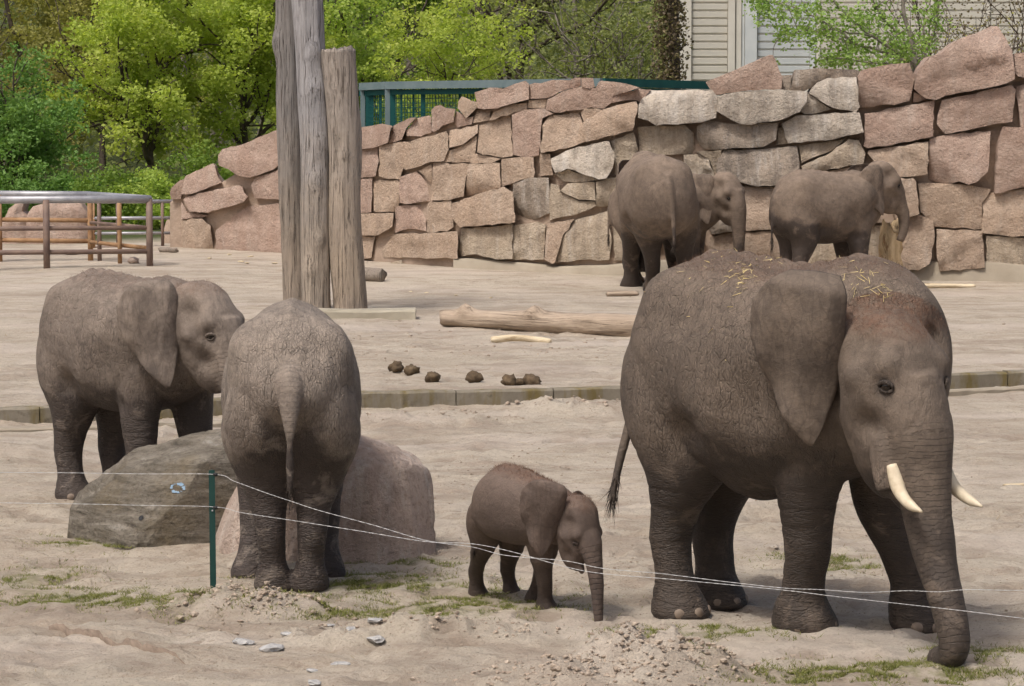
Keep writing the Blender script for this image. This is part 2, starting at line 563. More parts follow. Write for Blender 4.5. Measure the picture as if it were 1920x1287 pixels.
M['boulder_grey'] = mat_gneiss()
M['bluepaint'] = mat_simple('blue_paint', (0.17, 0.25, 0.33), (0.24, 0.34, 0.44), 60, 0.8, 0.0)
M['greypost'] = mat_simple('painted_green_post', (0.008, 0.04, 0.035), (0.012, 0.055, 0.046), 12, 0.45, 0.0, spec=0.4)
M['wire'] = mat_simple('steel_wire', (0.42, 0.42, 0.42), (0.60, 0.60, 0.59), 60, 0.4, 0.0, spec=0.5)
M['insul'] = mat_simple('black_insulator', (0.015, 0.015, 0.017), (0.03, 0.03, 0.03), 20, 0.4, 0.0)
M['rail_grey'] = mat_simple('galvanised_pipe', (0.28, 0.28, 0.30), (0.42, 0.42, 0.44), 5, 0.45, 0.001, metallic=0.4)
M['rail_rust'] = mat_simple('rusty_pipe', (0.22, 0.115, 0.055), (0.40, 0.255, 0.14), 4, 0.8, 0.002)
M['rail_brown'] = mat_simple('brown_pipe', (0.125, 0.085, 0.075), (0.24, 0.17, 0.13), 3, 0.6, 0.002)
M['cage'] = mat_simple('green_steel', (0.006, 0.06, 0.062), (0.012, 0.085, 0.08), 3, 0.5, 0.0)
M['cage_rail'] = mat_simple('grey_green_steel', (0.12, 0.17, 0.18), (0.17, 0.22, 0.23), 3, 0.5, 0.0)
M['panel'] = mat_simple('cream_panel', (0.56, 0.53, 0.46), (0.66, 0.63, 0.56), 1.2, 0.8, 0.004)
M['panel_blue'] = mat_simple('pale_grey_panel', (0.48, 0.51, 0.52), (0.60, 0.62, 0.61), 1.5, 0.7, 0.003)
M['concrete_old'] = mat_simple('old_concrete', (0.30, 0.27, 0.21), (0.42, 0.38, 0.30), 1.4, 0.95, 0.02)
M['bark'] = mat_simple('bark', (0.055, 0.043, 0.033), (0.13, 0.105, 0.08), 6, 0.95, 0.03, 12)
M['bark_pale'] = mat_simple('bark_pale', (0.16, 0.14, 0.115), (0.27, 0.24, 0.20), 6, 0.95, 0.02, 12)
M['leaf_lime'] = mat_leaf('leaf_lime', [(0.30, 0.41, 0.075), (0.46, 0.56, 0.11), (0.60, 0.66, 0.18)], 0.55)
M['leaf_lime2'] = mat_leaf('leaf_lime_deep', [(0.26, 0.40, 0.075), (0.39, 0.52, 0.11), (0.52, 0.62, 0.17)], 0.55)
M['leaf_mid'] = mat_leaf('leaf_mid', [(0.11, 0.19, 0.03), (0.18, 0.28, 0.05), (0.26, 0.36, 0.07)], 0.45)
M['leaf_olive'] = mat_leaf('leaf_olive', [(0.22, 0.23, 0.065), (0.33, 0.325, 0.095), (0.44, 0.41, 0.14)], 0.5)
M['leaf_green'] = mat_leaf('leaf_green', [(0.10, 0.22, 0.05), (0.17, 0.31, 0.075), (0.25, 0.39, 0.11)], 0.45)
M['leaf_far'] = mat_leaf('leaf_far', [(0.19, 0.22, 0.08), (0.28, 0.32, 0.115), (0.37, 0.40, 0.16)], 0.5)
M['leaf_brown'] = mat_leaf('leaf_brown', [(0.10, 0.075, 0.045), (0.17, 0.13, 0.08), (0.20, 0.19, 0.07)], 0.2)
M['grass'] = mat_leaf('grass', [(0.13, 0.15, 0.035), (0.20, 0.22, 0.06), (0.31, 0.29, 0.12)], 0.25)
M['crumb'] = mat_simple('earth_crumb', (0.25, 0.195, 0.15), (0.48, 0.40, 0.32), 9, 0.95, 0.01, 40)
M['kerb'] = None


def mat_kerb():
    m = Mat('kerb_concrete', 0.95, 0.15)
    co = m.coord()
    c = m.ramp(m.noise(co, 2.4, 5, 0.65), [(0.3, (0.17, 0.148, 0.115)), (0.7, (0.27, 0.24, 0.19))])
    st = m.noise(m.coord(scale=(3, 3, 0.7)), 1.2, 4, 0.65)
    c = m.mix(m.ramp(st, [(0.46, 0.0), (0.62, 0.85)]), c, (0.15, 0.115, 0.04))
    c = m.mix(m.ramp(m.noise(co, 5, 4, 0.7), [(0.58, 0.0), (0.7, 0.7)]), c, (0.10, 0.085, 0.065))
    m.base(c)
    m.bump([(m.noise(co, 12, 5, 0.7), 0.012)])
    return m.m


M['kerb'] = mat_kerb()

# ------------------------------------------------------------------ ground
KX = np.array([-40, -5.15, -1.70, 1.16, 5.75, 40.0])
KY = np.array([24.0, 29.5, 31.1, 31.8, 33.6, 42.0])
TER = 0.15


def kerb_y(x):
    return np.interp(x, KX, KY)


def ground_z(x, y, detail=True):
    x = np.asarray(x, float); y = np.asarray(y, float)
    z = TER * smooth01((y - kerb_y(x) - 0.02) / 0.14)
    # sand drifted up against the foot of the wall and beyond
    z = z + 0.10 * smooth01((y - 49.0) / 2.0) * smooth01((x + 12) / 6)
    z = z + 0.5 * smooth01((y - 64.0) / 30.0) + 9.0 * smooth01((y - 105) / 90.0)
    q = np.stack([x, y, 0 * x], -1)
    if detail:
        far = np.clip((60 - y) / 40, 0.25, 1)
        z = z + 0.036 * fbm(q * [0.5, 0.5, 1], 3) * far
        z = z + 0.040 * fbm(q * [1.6, 3.2, 1] + 5, 4) * far
        tr = fbm(q * [1.1, 1.7, 1] + 40, 2)
        z = z - 0.032 * np.clip(1 - np.abs(tr) * 7, 0, 1) * far
    # churned earth: ridge by the post, heap at the bottom, broken edge on the left
    def mound(cx, cy, rx, ry, h, rot=0.0, rough=0.9):
        dx, dy = x - cx, y - cy
        ca, sa = math.cos(rot), math.sin(rot)
        u, v = (dx * ca + dy * sa) / rx, (-dx * sa + dy * ca) / ry
        w = np.clip(1 - u * u - v * v, 0, 1)
        r = 1 + rough * fbm(q * 4.5 + 9, 4) + 0.6 * np.abs(fbm(q * 13 + 3, 3))
        return h * w * np.clip(r, 0.15, 2.4)
    a, b = G(465, 1142), G(700, 1195)
    z = z + mound(a.x, a.y, 0.55, 0.36, 0.105, -0.22, 1.1)
    z = z + mound(b.x, b.y, 0.75, 0.32, 0.06, -0.1, 1.1)
    c = G(1235, 1258)
    z = z + mound(c.x, c.y, 0.55, 0.42, 0.125, -0.1, 1.4)
    c = G(1100, 1275)
    z = z + mound(c.x, c.y, 0.8, 0.5, 0.07, 0.0, 1.1)
    c = G(880, 1190)
    z = z + mound(c.x, c.y, 0.6, 0.3, 0.05, 0.05, 1.1)
    c = G(1080, 775)
    z = z + mound(c.x, c.y, 1.2, 0.5, 0.11, 0.15, 0.7)
    c = G(760, 790)
    z = z + mound(c.x, c.y, 1.3, 0.45, 0.07, 0.1, 0.7)
    c = G(40, 850)
    z = z + mound(c.x, c.y, 0.7, 0.4, 0.07, 0.1, 0.7)
    return z


def gz(x, y):
    return float(ground_z(np.array([x]), np.array([y]))[0])


def build_ground():
    ys = np.concatenate([np.arange(6, 15, .5), np.arange(15, 25.5, .042), np.arange(25.5, 40, .10), np.arange(40, 68, .22), np.arange(68, 120, 2.5), np.arange(120, 420, 25)])
    xs = np.concatenate([-np.arange(12, 240, 8)[::-1], -np.arange(4.6, 12, .16)[::-1], np.arange(-4.6 + .045, 4.6, .045), np.arange(4.6, 12, .16), np.arange(12, 240, 8)])
    X, Y = np.meshgrid(xs, ys)
    Z = ground_z(X, Y)
    # feet press, bits of trampled clods near the camera
    q = np.stack([X, Y, 0 * X], -1)
    near = smooth01((26 - Y) / 4)
    Z += near * (0.012 * fbm(q * 7 + 2, 3) - 0.012 * np.abs(fbm(q * 4.5 + 12, 3)))
    prints = np.zeros_like(X)
    r = np.random.default_rng(8)
    spots = [(r.uniform(-4.5, 4.5), r.uniform(16.3, 25)) for _ in range(210)] + [(r.uniform(-7, 7), r.uniform(25, 46)) for _ in range(260)]
    for (cx, cy) in spots:
        i0, i1 = np.searchsorted(ys, [cy - .4, cy + .4]); j0, j1 = np.searchsorted(xs, [cx - .4, cx + .4])
        if i1 <= i0 or j1 <= j0 or abs(cy - kerb_y(cx)) < .6:
            continue
        rad = r.uniform(.10, .19)
        d = np.hypot(X[i0:i1, j0:j1] - cx, (Y[i0:i1, j0:j1] - cy) * r.uniform(.8, 1.1)) / rad
        d = d + .25 * perlin(q[i0:i1, j0:j1] * 9 + 3)
        k = r.uniform(.4, 1.0)
        Z[i0:i1, j0:j1] += k * (-.026 * smooth01((1.05 - d) / .35) + .016 * np.exp(-((d - 1.25) / .22) ** 2))
        prints[i0:i1, j0:j1] = np.maximum(prints[i0:i1, j0:j1], k * smooth01((1.0 - d) / .4))
    n, m = Y.shape
    V = np.stack([X, Y, Z], -1).reshape(-1, 3)
    me = bpy.data.meshes.new('ground')
    me.vertices.add(len(V))
    me.vertices.foreach_set('co', V.astype(np.float32).ravel())
    idx = np.arange(n * m).reshape(n, m)
    Q = np.stack([idx[:-1, :-1], idx[:-1, 1:], idx[1:, 1:], idx[1:, :-1]], -1).reshape(-1, 4)
    me.loops.add(Q.size)
    me.loops.foreach_set('vertex_index', Q.astype(np.int32).ravel())
    me.polygons.add(len(Q))
    me.polygons.foreach_set('loop_start', np.arange(0, Q.size, 4, dtype=np.int32))
    me.polygons.foreach_set('use_smooth', np.ones(len(Q), dtype=bool))
    me.update(calc_edges=True)
    moss = np.zeros_like(X)
    for px, py, rx, ry in MOSS:
        c = G(px, py)
        moss = np.maximum(moss, np.exp(-(((X - c.x) / rx) ** 2 + ((Y - c.y) / ry) ** 2)))
    far = smooth01((Y - 63) / 4)
    a = me.attributes.new('soil', 'FLOAT', 'POINT'); a.data.foreach_set('value', far.astype(np.float32).ravel())
    a = me.attributes.new('print', 'FLOAT', 'POINT'); a.data.foreach_set('value', prints.astype(np.float32).ravel())
    a = me.attributes.new('moss', 'FLOAT', 'POINT'); a.data.foreach_set('value', moss.astype(np.float32).ravel())
    pale = 0.5 * np.clip(fbm(q * [.35, .8, 1] + 77, 3) * 1.8, 0, 1)
    for px, py, rx, ry in ((1200, 1245, .8, .7), (480, 1140, .8, .35), (250, 1200, .9, .3)):
        c = G(px, py)
        pale = np.maximum(pale, 0.55 * np.exp(-(((X - c.x) / rx) ** 2 + ((Y - c.y) / ry) ** 2)))
    a = me.attributes.new('pale', 'FLOAT', 'POINT'); a.data.foreach_set('value', pale.astype(np.float32).ravel())
    o = bpy.data.objects.new('ground', me)
    COL.objects.link(o)
    me.materials.append(M['sand'])
    tag(o, 'trampled sandy ground of the elephant enclosure', 'ground', kind='structure')
    return o


MOSS = [(110, 1115, .45, .28), (260, 1125, .45, .25), (380, 1140, .3, .25), (700, 1095, .55, .35), (800, 1140, .6, .3), (640, 1150, .3, .2),
        (920, 1120, .35, .3), (1320, 1185, .4, .2), (1650, 1262, .5, .25), (1500, 1268, .4, .2), (1760, 1265, .4, .2), (1560, 1050, .3, .3), (1840, 1230, .3, .2), (60, 1075, .3, .25), (180, 1015, .3, .3), (740, 1050, .4, .15)]
ground = build_ground()


def build_grass():
    V, A = [], []
    for px, py, rx, ry in MOSS:
        c = G(px, py)
        n = int(5200 * rx * ry / .12)
        p = rng.normal(0, 0.75, (n, 2)) * [rx, ry] + [c.x, c.y]
        k = fbm(np.stack([p[:, 0] * 5, p[:, 1] * 5, 0 * p[:, 0]], -1), 3)
        p = p[k > 0.0]
        z = ground_z(p[:, 0], p[:, 1])
        for (x, y), zz in zip(p, z):
            a = rng.uniform(0, 6.28); h = rng.uniform(.008, .026); w = rng.uniform(.002, .0045)
            lx, ly = rng.normal(0, .02, 2)
            dx, dy = math.cos(a) * w, math.sin(a) * w
            V.append([(x - dx, y - dy, zz - .004), (x + dx, y + dy, zz - .004), (x + lx, y + ly, zz + h)])
            A.append(rng.random())
    o = quads_obj('grass', np.array(V), 3, M['grass'], attr=A)
    tag(o, 'sparse short grass sprouting through the sand', 'grass', kind='stuff')


build_grass()


def clod_field():
    """loose crumbs of earth on the churned heaps"""
    V = []
    base = []
    bm = bmesh.new(); bmesh.ops.create_icosphere(bm, subdivisions=1, radius=1)
    bv = np.array([v.co[:] for v in bm.verts]); bf = np.array([[v.index for v in f.verts] for f in bm.faces]); bm.free()
    for px, py, rx, ry, n, smax in ((465, 1140, .55, .3, 800, .038), (1235, 1255, .5, .38, 900, .036), (1110, 1275, .7, .45, 700, .03), (720, 1190, .8, .3, 330, .025), (890, 1185, .6, .25, 230, .025), (1060, 772, 1.3, .4, 120, .05), (750, 788, 1.3, .4, 90, .045),
                                    (960, 1080, 3.6, 1.8, 2600, .016), (900, 900, 4.4, 2.4, 1500, .022), (900, 650, 6, 4, 700, .04)):
        c = G(px, py, 0 if py > 760 else TER)
        p = rng.normal(0, 0.55, (n, 2)) * [rx, ry] + [c.x, c.y]
        z = ground_z(p[:, 0], p[:, 1])
        for (x, y), zz in zip(p, z):
            s = smax * .62 * (0.2 + 0.8 * rng.random() ** 3)
            w = bv * (1 + 0.35 * rng.normal(0, 1, (len(bv), 1)) * .6) * s * [1.2, 1.0, .75]
            V.append((w + [x, y, zz + s * .05])[bf])
    V = np.concatenate(V)
    o = quads_obj('earth_crumbs', V, 3, M['crumb'])
    tag(o, 'loose crumbs of dry earth lying on the churned sand', 'earth', kind='stuff')


clod_field()


# kerb ---------------------------------------------------------------
def build_kerb():
    k = empty('kerb', (0, 30, 0))
    tag(k, 'low mossy concrete kerb stepping up to the upper sand', 'kerb', kind='structure')
    x = -9.0
    while x < 10.0:
        L = 1.05
        x2 = x + L
        y1, y2 = kerb_y(x), kerb_y(x2)
        ang = math.atan2(y2 - y1, x2 - x)
        mb = MB()
        dz = rng.uniform(-.006, .006)
        V = []
        n = Vector((-math.sin(ang), math.cos(ang), 0)); t = Vector((math.cos(ang), math.sin(ang), 0))
        Lr = math.hypot(L, y2 - y1) - .014
        sec = [(0, -.2), (0, TER + .005), (.02, TER + .025), (.16, TER + .025), (.18, TER + .01), (.18, -.2)]
        N = 6
        for i in range(N + 1):
            for (a, z) in sec:
                p = Vector((x, y1, 0)) + t * (.007 + Lr * i / N) + n * (a + rng.normal(0, .003))
                V.append((p.x, p.y - 30, z + dz + (rng.normal(0, .004) if z > 0 else 0)))
        F = []
        m = len(sec)
        for i in range(N):
            for j in range(m):
                F.append((i * m + j, i * m + (j + 1) % m, (i + 1) * m + (j + 1) % m, (i + 1) * m + j))
        F.append(tuple(range(m))[::-1]); F.append(tuple(N * m + j for j in range(m)))
        mesh_obj('kerb_block', V, F, M['kerb'], k)
        x = x2


build_kerb()


def build_strips():
    for (p0, p1, lab) in (((-40, 816), (432, 800), 'pale concrete strip half buried before the kerb behind the boulders'),
                          ((1770, 742), (1990, 731), 'pale concrete strip half buried before the kerb beside the mother elephant')):
        a, b = G(*p0), G(*p1)
        d = (b - a); L = d.length; d.normalize(); n = Vector((-d.y, d.x, 0))
        V, F = [], []
        N = 14
        sec = [(0, -.12), (0, .035), (.02, .05), (.16, .05), (.18, .035), (.18, -.12)]
        for i in range(N + 1):
            for (w, z) in sec:
                p = a + d * (L * i / N) + n * (w + rng.normal(0, .006))
                V.append((p.x - a.x, p.y - a.y, z + rng.normal(0, .004)))
        m = len(sec)
        for i in range(N):
            for j in range(m):
                F.append((i * m + j, i * m + (j + 1) % m, (i + 1) * m + (j + 1) % m, (i + 1) * m + j))
        F.append(tuple(range(m))[::-1]); F.append(tuple(N * m + j for j in range(m)))
        o = mesh_obj('concrete_strip', V, F, M['footing'], loc=(a.x, a.y, 0))
        tag(o, lab, 'concrete strip', 'half buried concrete strips')


build_strips()

# ------------------------------------------------------------------ stone wall
WPX = np.array([250, 320, 545, 700, 850, 960, 1150, 1350, 1600, 1935, 2100])
WD = np.array([62.0, 61.5, 58.9, 55.8, 53.8, 52.9, 51.4, 51.0, 50.6, 50.2, 50.0])


def wall_y(px):
    return float(np.interp(px, WPX, WD))


STONES = [
    # class, proud of the wall (m), outline
    ('pink', .30, [(410, 291), (417, 280), (459, 270), (484, 258), (520, 244), (545, 247), (545, 308), (520, 312), (488, 327), (468, 333), (455, 332), (411, 310)]),
    ('pink', .22, [(341, 364), (349, 329), (399, 307), (402, 312), (407, 331), (415, 343), (377, 357), (356, 364)]),
    ('pink', .12, [(321, 374), (322, 353), (338, 339), (347, 336), (340, 363), (339, 374)]),
    ('pink', .30, [(344, 375), (350, 369), (447, 347), (455, 352), (464, 369), (457, 379), (391, 398), (356, 397)]),
    ('pink', .18, [(471, 347), (480, 333), (545, 312), (545, 374), (478, 372)]),
    ('tan', .14, [(340, 414), (379, 410), (395, 424), (399, 474), (342, 474)]),
    ('pink', .10, [(405, 432), (430, 412), (463, 388), (545, 380), (545, 478), (451, 474), (404, 472)]),
    ('pink', .06, [(340, 380), (352, 400), (390, 404), (380, 408), (340, 411)]),
    ('pink', .26, [(655, 278), (664, 240), (679, 239), (717, 233), (735, 236), (727, 269), (700, 277), (688, 279)]),
    ('pink', .22, [(729, 269), (727, 261), (737, 237), (769, 221), (781, 221), (761, 241), (753, 261), (741, 266)]),
    ('pink', .14, [(763, 255), (761, 245), (781, 223), (805, 217), (808, 221), (808, 249), (789, 256)]),
    ('pink', .22, [(809, 245), (809, 207), (816, 199), (826, 198), (834, 203), (853, 205), (850, 229), (830, 235), (814, 247)]),
    ('tan', .26, [(858, 203), (866, 181), (894, 192), (894, 203), (874, 222)]),
    ('pink', .12, [(852, 229), (855, 209), (872, 222), (888, 219), (884, 233), (858, 239)]),
    ('tan', .12, [(888, 231), (894, 207), (921, 205), (917, 225), (900, 229)]),
    ('pink', .30, [(896, 203), (890, 173), (919, 164), (943, 167), (985, 152), (991, 158), (991, 187), (943, 199), (919, 204)]),
    ('tan', .18, [(917, 226), (925, 211), (963, 197), (987, 193), (988, 205), (963, 211)]),
    ('pink', .24, [(992, 186), (992, 159), (1035, 151), (1089, 146), (1089, 162), (1057, 170), (1027, 184)]),
    ('tan', .12, [(989, 203), (992, 188), (1025, 187), (1021, 203)]),
    ('pink', .22, [(1023, 205), (1027, 186), (1057, 171), (1089, 164), (1117, 166), (1126, 152), (1162, 156), (1198, 165), (1148, 180), (1148, 192), (1132, 203), (1097, 203), (1041, 211)]),
    ('pink', .30, [(1091, 163), (1091, 146), (1111, 147), (1115, 164), (1105, 166)]),
    ('pink', .18, [(1145, 181), (1198, 167), (1220, 169), (1200, 192), (1192, 188), (1148, 193)]),
    ('pale', .36, [(1196, 221), (1198, 197), (1220, 170), (1260, 169), (1335, 169), (1345, 182), (1342, 221), (1317, 229), (1260, 233), (1230, 235), (1215, 226)]),
    ('tan', .24, [(1132, 205), (1192, 190), (1195, 199), (1185, 245), (1142, 255), (1099, 266), (1089, 241), (1093, 229)]),
    ('tan', .12, [(1089, 211), (1097, 204), (1130, 207), (1126, 221), (1093, 227)]),
    ('tan', .16, [(1015, 287), (1017, 235), (1031, 218), (1085, 211), (1091, 225), (1099, 265), (1061, 277)]),
    ('pink', .20, [(962, 290), (960, 215), (986, 207), (1019, 205), (1037, 214), (1016, 222), (1010, 291), (992, 295)]),
    ('tan', .14, [(896, 281), (898, 235), (957, 217), (961, 293), (941, 296), (894, 285)]),
    ('tan', .16, [(882, 306), (884, 287), (939, 298), (921, 306)]),
    ('tan', .20, [(842, 277), (844, 245), (896, 234), (895, 250), (868, 271)]),
    ('tan', .10, [(840, 284), (868, 273), (894, 255), (892, 283), (880, 305), (834, 304)]),
    ('tan', .16, [(810, 340), (812, 306), (878, 308), (872, 345), (869, 368), (842, 375), (809, 375)]),
    ('tan', .22, [(757, 316), (771, 265), (789, 259), (836, 247), (841, 255), (840, 281), (832, 302), (809, 303), (779, 314), (761, 319)]),
    ('tan', .14, [(711, 330), (711, 273), (759, 266), (770, 267), (757, 312), (749, 336), (727, 335)]),
    ('pink', .20, [(650, 335), (650, 284), (708, 277), (710, 302), (704, 330), (676, 334)]),
    ('pink', .18, [(650, 338), (698, 334), (696, 398), (650, 399)]),
    ('tan', .12, [(699, 340), (747, 338), (749, 380), (741, 398), (702, 396)]),
    ('pink', .14, [(750, 332), (781, 322), (806, 346), (807, 378), (761, 382), (750, 380)]),
    ('tan', .10, [(785, 321), (809, 308), (808, 344)]),
    ('tan', .16, [(874, 368), (876, 322), (880, 308), (937, 306), (938, 352), (902, 362)]),
    ('tan', .18, [(940, 350), (941, 298), (1000, 296), (1003, 325), (1000, 332), (960, 344)]),
    ('greys', .12, [(962, 419), (962, 346), (996, 333), (1029, 334), (1031, 399), (1000, 413), (968, 418)]),
    ('pale', .34, [(1033, 298), (1061, 284), (1109, 271), (1142, 265), (1152, 290), (1148, 314), (1136, 334), (1122, 336), (1090, 325), (1063, 316), (1041, 324)]),
    ('buff', .16, [(1041, 326), (1065, 318), (1122, 338), (1081, 342), (1057, 340)]),
    ('tan', .10, [(1012, 289), (1031, 289), (1037, 328), (1013, 330)]),
    ('buff', .20, [(1051, 358), (1065, 344), (1114, 342), (1116, 376), (1085, 374)]),
    ('buff', .12, [(1031, 413), (1033, 345), (1048, 348), (1051, 361), (1085, 377), (1115, 378), (1117, 387), (1089, 399)]),
    ('buff', .14, [(1117, 342), (1140, 334), (1174, 330), (1176, 370), (1170, 385), (1118, 387)]),
    ('buff', .08, [(1195, 238), (1213, 237), (1283, 236), (1300, 250), (1304, 290), (1200, 290)]),
    ('buff', .06, [(1146, 265), (1188, 249), (1196, 281), (1172, 328), (1154, 328), (1154, 300)]),
    ('buff', .14, [(1077, 414), (1138, 397), (1146, 454), (1142, 488), (1085, 487), (1043, 494), (1055, 448)]),
    ('tan', .22, [(1021, 486), (1025, 421), (1077, 412), (1053, 447), (1041, 492), (1035, 495)]),
    ('buff', .10, [(962, 488), (962, 422), (1008, 417), (1023, 421), (1019, 486)]),
    ('tan', .42, [(848, 405), (848, 381), (913, 359), (943, 351), (961, 361), (965, 417), (862, 427), (852, 415)]),
    ('buff', .22, [(862, 474), (864, 430), (961, 421), (960, 486), (929, 486), (894, 476), (866, 482)]),
    ('tan', .10, [(801, 435), (801, 387), (805, 379), (846, 377), (850, 425), (838, 433)]),
    ('pink', .12, [(741, 437), (739, 421), (741, 387), (799, 385), (799, 433), (765, 429)]),
    ('tan', .16, [(650, 441), (650, 401), (738, 400), (736, 424), (708, 441)]),
    ('tan', .10, [(715, 468), (737, 440), (858, 434), (858, 484), (719, 484)]),
    ('tan', .14, [(650, 446), (704, 444), (698, 468), (696, 484), (650, 488)]),
    ('buff', .16, [(727, 496), (753, 489), (757, 514), (735, 514)]),
    ('pink', .30, [(1324, 155), (1399, 124), (1442, 104), (1448, 104), (1466, 145), (1464, 167), (1434, 169), (1391, 171), (1339, 179)]),
    ('greys', .05, [(1466, 168), (1466, 143), (1484, 141), (1482, 170)]),
    ('greys', .18, [(1482, 170), (1492, 131), (1523, 129), (1600, 131), (1625, 140), (1600, 152), (1530, 162), (1505, 173)]),
    ('pale', .44, [(1345, 209), (1347, 181), (1385, 173), (1462, 168), (1513, 173), (1511, 191), (1498, 211), (1462, 225), (1409, 234), (1389, 232), (1373, 225)]),
    ('greys', .24, [(1308, 262), (1308, 238), (1329, 227), (1373, 233), (1458, 230), (1454, 262), (1432, 276), (1361, 279), (1321, 280)]),
    ('buff', .08, [(1459, 242), (1467, 238), (1479, 270), (1456, 272)]),
    ('pale', .28, [(1466, 232), (1494, 217), (1600, 211), (1611, 212), (1618, 248), (1600, 252), (1560, 262), (1480, 269)]),
    ('pale', .16, [(1498, 205), (1515, 177), (1559, 205), (1523, 214), (1508, 214)]),
    ('pale', .34, [(1517, 175), (1533, 155), (1553, 147), (1606, 145), (1611, 200), (1604, 210), (1563, 203), (1540, 190)]),
    ('pink', .36, [(1612, 204), (1609, 143), (1616, 133), (1669, 121), (1705, 119), (1711, 137), (1711, 169), (1705, 189), (1677, 197), (1665, 195)]),
    ('pink', .40, [(1715, 167), (1719, 139), (1742, 107), (1766, 99), (1792, 78), (1863, 50), (1877, 49), (1899, 95), (1901, 149), (1871, 161), (1851, 165), (1774, 179), (1756, 187), (1738, 185)]),
    ('pink', .24, [(1902, 135), (1903, 101), (1945, 97), (1945, 148), (1907, 143)]),
    ('pink', .22, [(1906, 163), (1945, 152), (1945, 238), (1914, 238)]),
    ('pink', .28, [(1758, 234), (1758, 218), (1766, 188), (1897, 160), (1903, 169), (1897, 228), (1822, 242), (1772, 251)]),
    ('pink', .30, [(1620, 274), (1622, 214), (1709, 197), (1752, 189), (1748, 256), (1661, 274), (1628, 278)]),
    ('pink', .10, [(1713, 173), (1736, 187), (1712, 192)]),
    ('buff', .12, [(1498, 274), (1585, 261), (1558, 283), (1502, 306)]),
    ('buff', .24, [(1503, 312), (1560, 286), (1590, 262), (1610, 264), (1622, 287), (1618, 307), (1505, 325)]),
    ('greys', .26, [(1343, 330), (1347, 298), (1359, 282), (1442, 280), (1494, 274), (1498, 316), (1492, 345), (1420, 350), (1390, 342)]),
    ('tan', .26, [(1661, 330), (1627, 288), (1630, 282), (1740, 266), (1738, 326), (1705, 331), (1677, 333)]),
    ('pink', .28, [(1744, 338), (1744, 262), (1770, 254), (1858, 246), (1853, 300), (1850, 322), (1830, 341), (1814, 346), (1798, 340), (1774, 345)]),
    ('pink', .34, [(1867, 363), (1867, 340), (1871, 280), (1881, 238), (1945, 240), (1945, 348), (1915, 352)]),
    ('tan', .34, [(1663, 337), (1711, 335), (1717, 341), (1723, 401), (1681, 413), (1675, 393)]),
    ('tan', .14, [(1721, 344), (1798, 346), (1857, 355), (1841, 381), (1839, 429), (1752, 425), (1727, 398)]),
    ('tan', .22, [(1844, 383), (1859, 362), (1945, 352), (1945, 443), (1889, 442), (1842, 437)]),
    ('tan', .18, [(1756, 430), (1841, 433), (1845, 502), (1762, 508), (1757, 482)]),
    ('buff', .10, [(1849, 443), (1945, 447), (1945, 504), (1851, 504)]),
    ('tan', .22, [(1679, 417), (1725, 403), (1750, 414), (1752, 442), (1742, 494), (1721, 506), (1685, 504), (1681, 442)]),
    ('tan', .26, [(1610, 383), (1641, 389), (1659, 417), (1618, 423)]),
    ('buff', .12, [(1606, 428), (1659, 422), (1657, 442), (1649, 500), (1608, 500)]),
    ('buff', .08, [(1282, 292), (1324, 290), (1340, 332), (1325, 337), (1290, 337)]),
    ('buff', .10, [(1306, 285), (1352, 282), (1341, 330), (1330, 300)]),
    ('tan', .18, [(1375, 350), (1440, 352), (1500, 348), (1502, 425), (1445, 430), (1392, 432)]),
    ('greys', .26, [(1330, 427), (1345, 408), (1370, 411), (1380, 433), (1335, 439)]),
    ('tan', .12, [(1330, 443), (1390, 437), (1500, 431), (1500, 485), (1330, 485)]),
    ('tan', .10, [(1507, 330), (1622, 310), (1655, 330), (1606, 385), (1507, 385)]),
    ('buff', .10, [(1507, 390), (1604, 390), (1604, 500), (1507, 500)]),
    ('buff', .22, [(1190, 496), (1207, 462), (1218, 462), (1227, 494)]),
    ('buff', .10, [(1150, 400), (1178, 395), (1182, 488), (1152, 488)]),
    ('buff', .10, [(1185, 340), (1300, 340), (1320, 455), (1190, 455)]),
]


def poly_dist(pts, poly):
    """distance of points to the closed outline"""
    a = np.asarray(poly); b = np.roll(a, -1, 0)
    d = np.full(len(pts), 1e9)
    for p, q in zip(a, b):
        e = q - p
        t = np.clip(((pts - p) @ e) / (e @ e + 1e-12), 0, 1)
        d = np.minimum(d, np.linalg.norm(pts - (p + t[:, None] * e), axis=1))
    return d


def inside(pts, poly):
    a = np.asarray(poly); b = np.roll(a, -1, 0)
    r = np.zeros(len(pts), bool)
    for (x1, y1), (x2, y2) in zip(a, b):
        c = ((y1 > pts[:, 1]) != (y2 > pts[:, 1])) & (pts[:, 0] < (x2 - x1) * (pts[:, 1] - y1) / (y2 - y1 + 1e-12) + x1)
        r ^= c
    return r


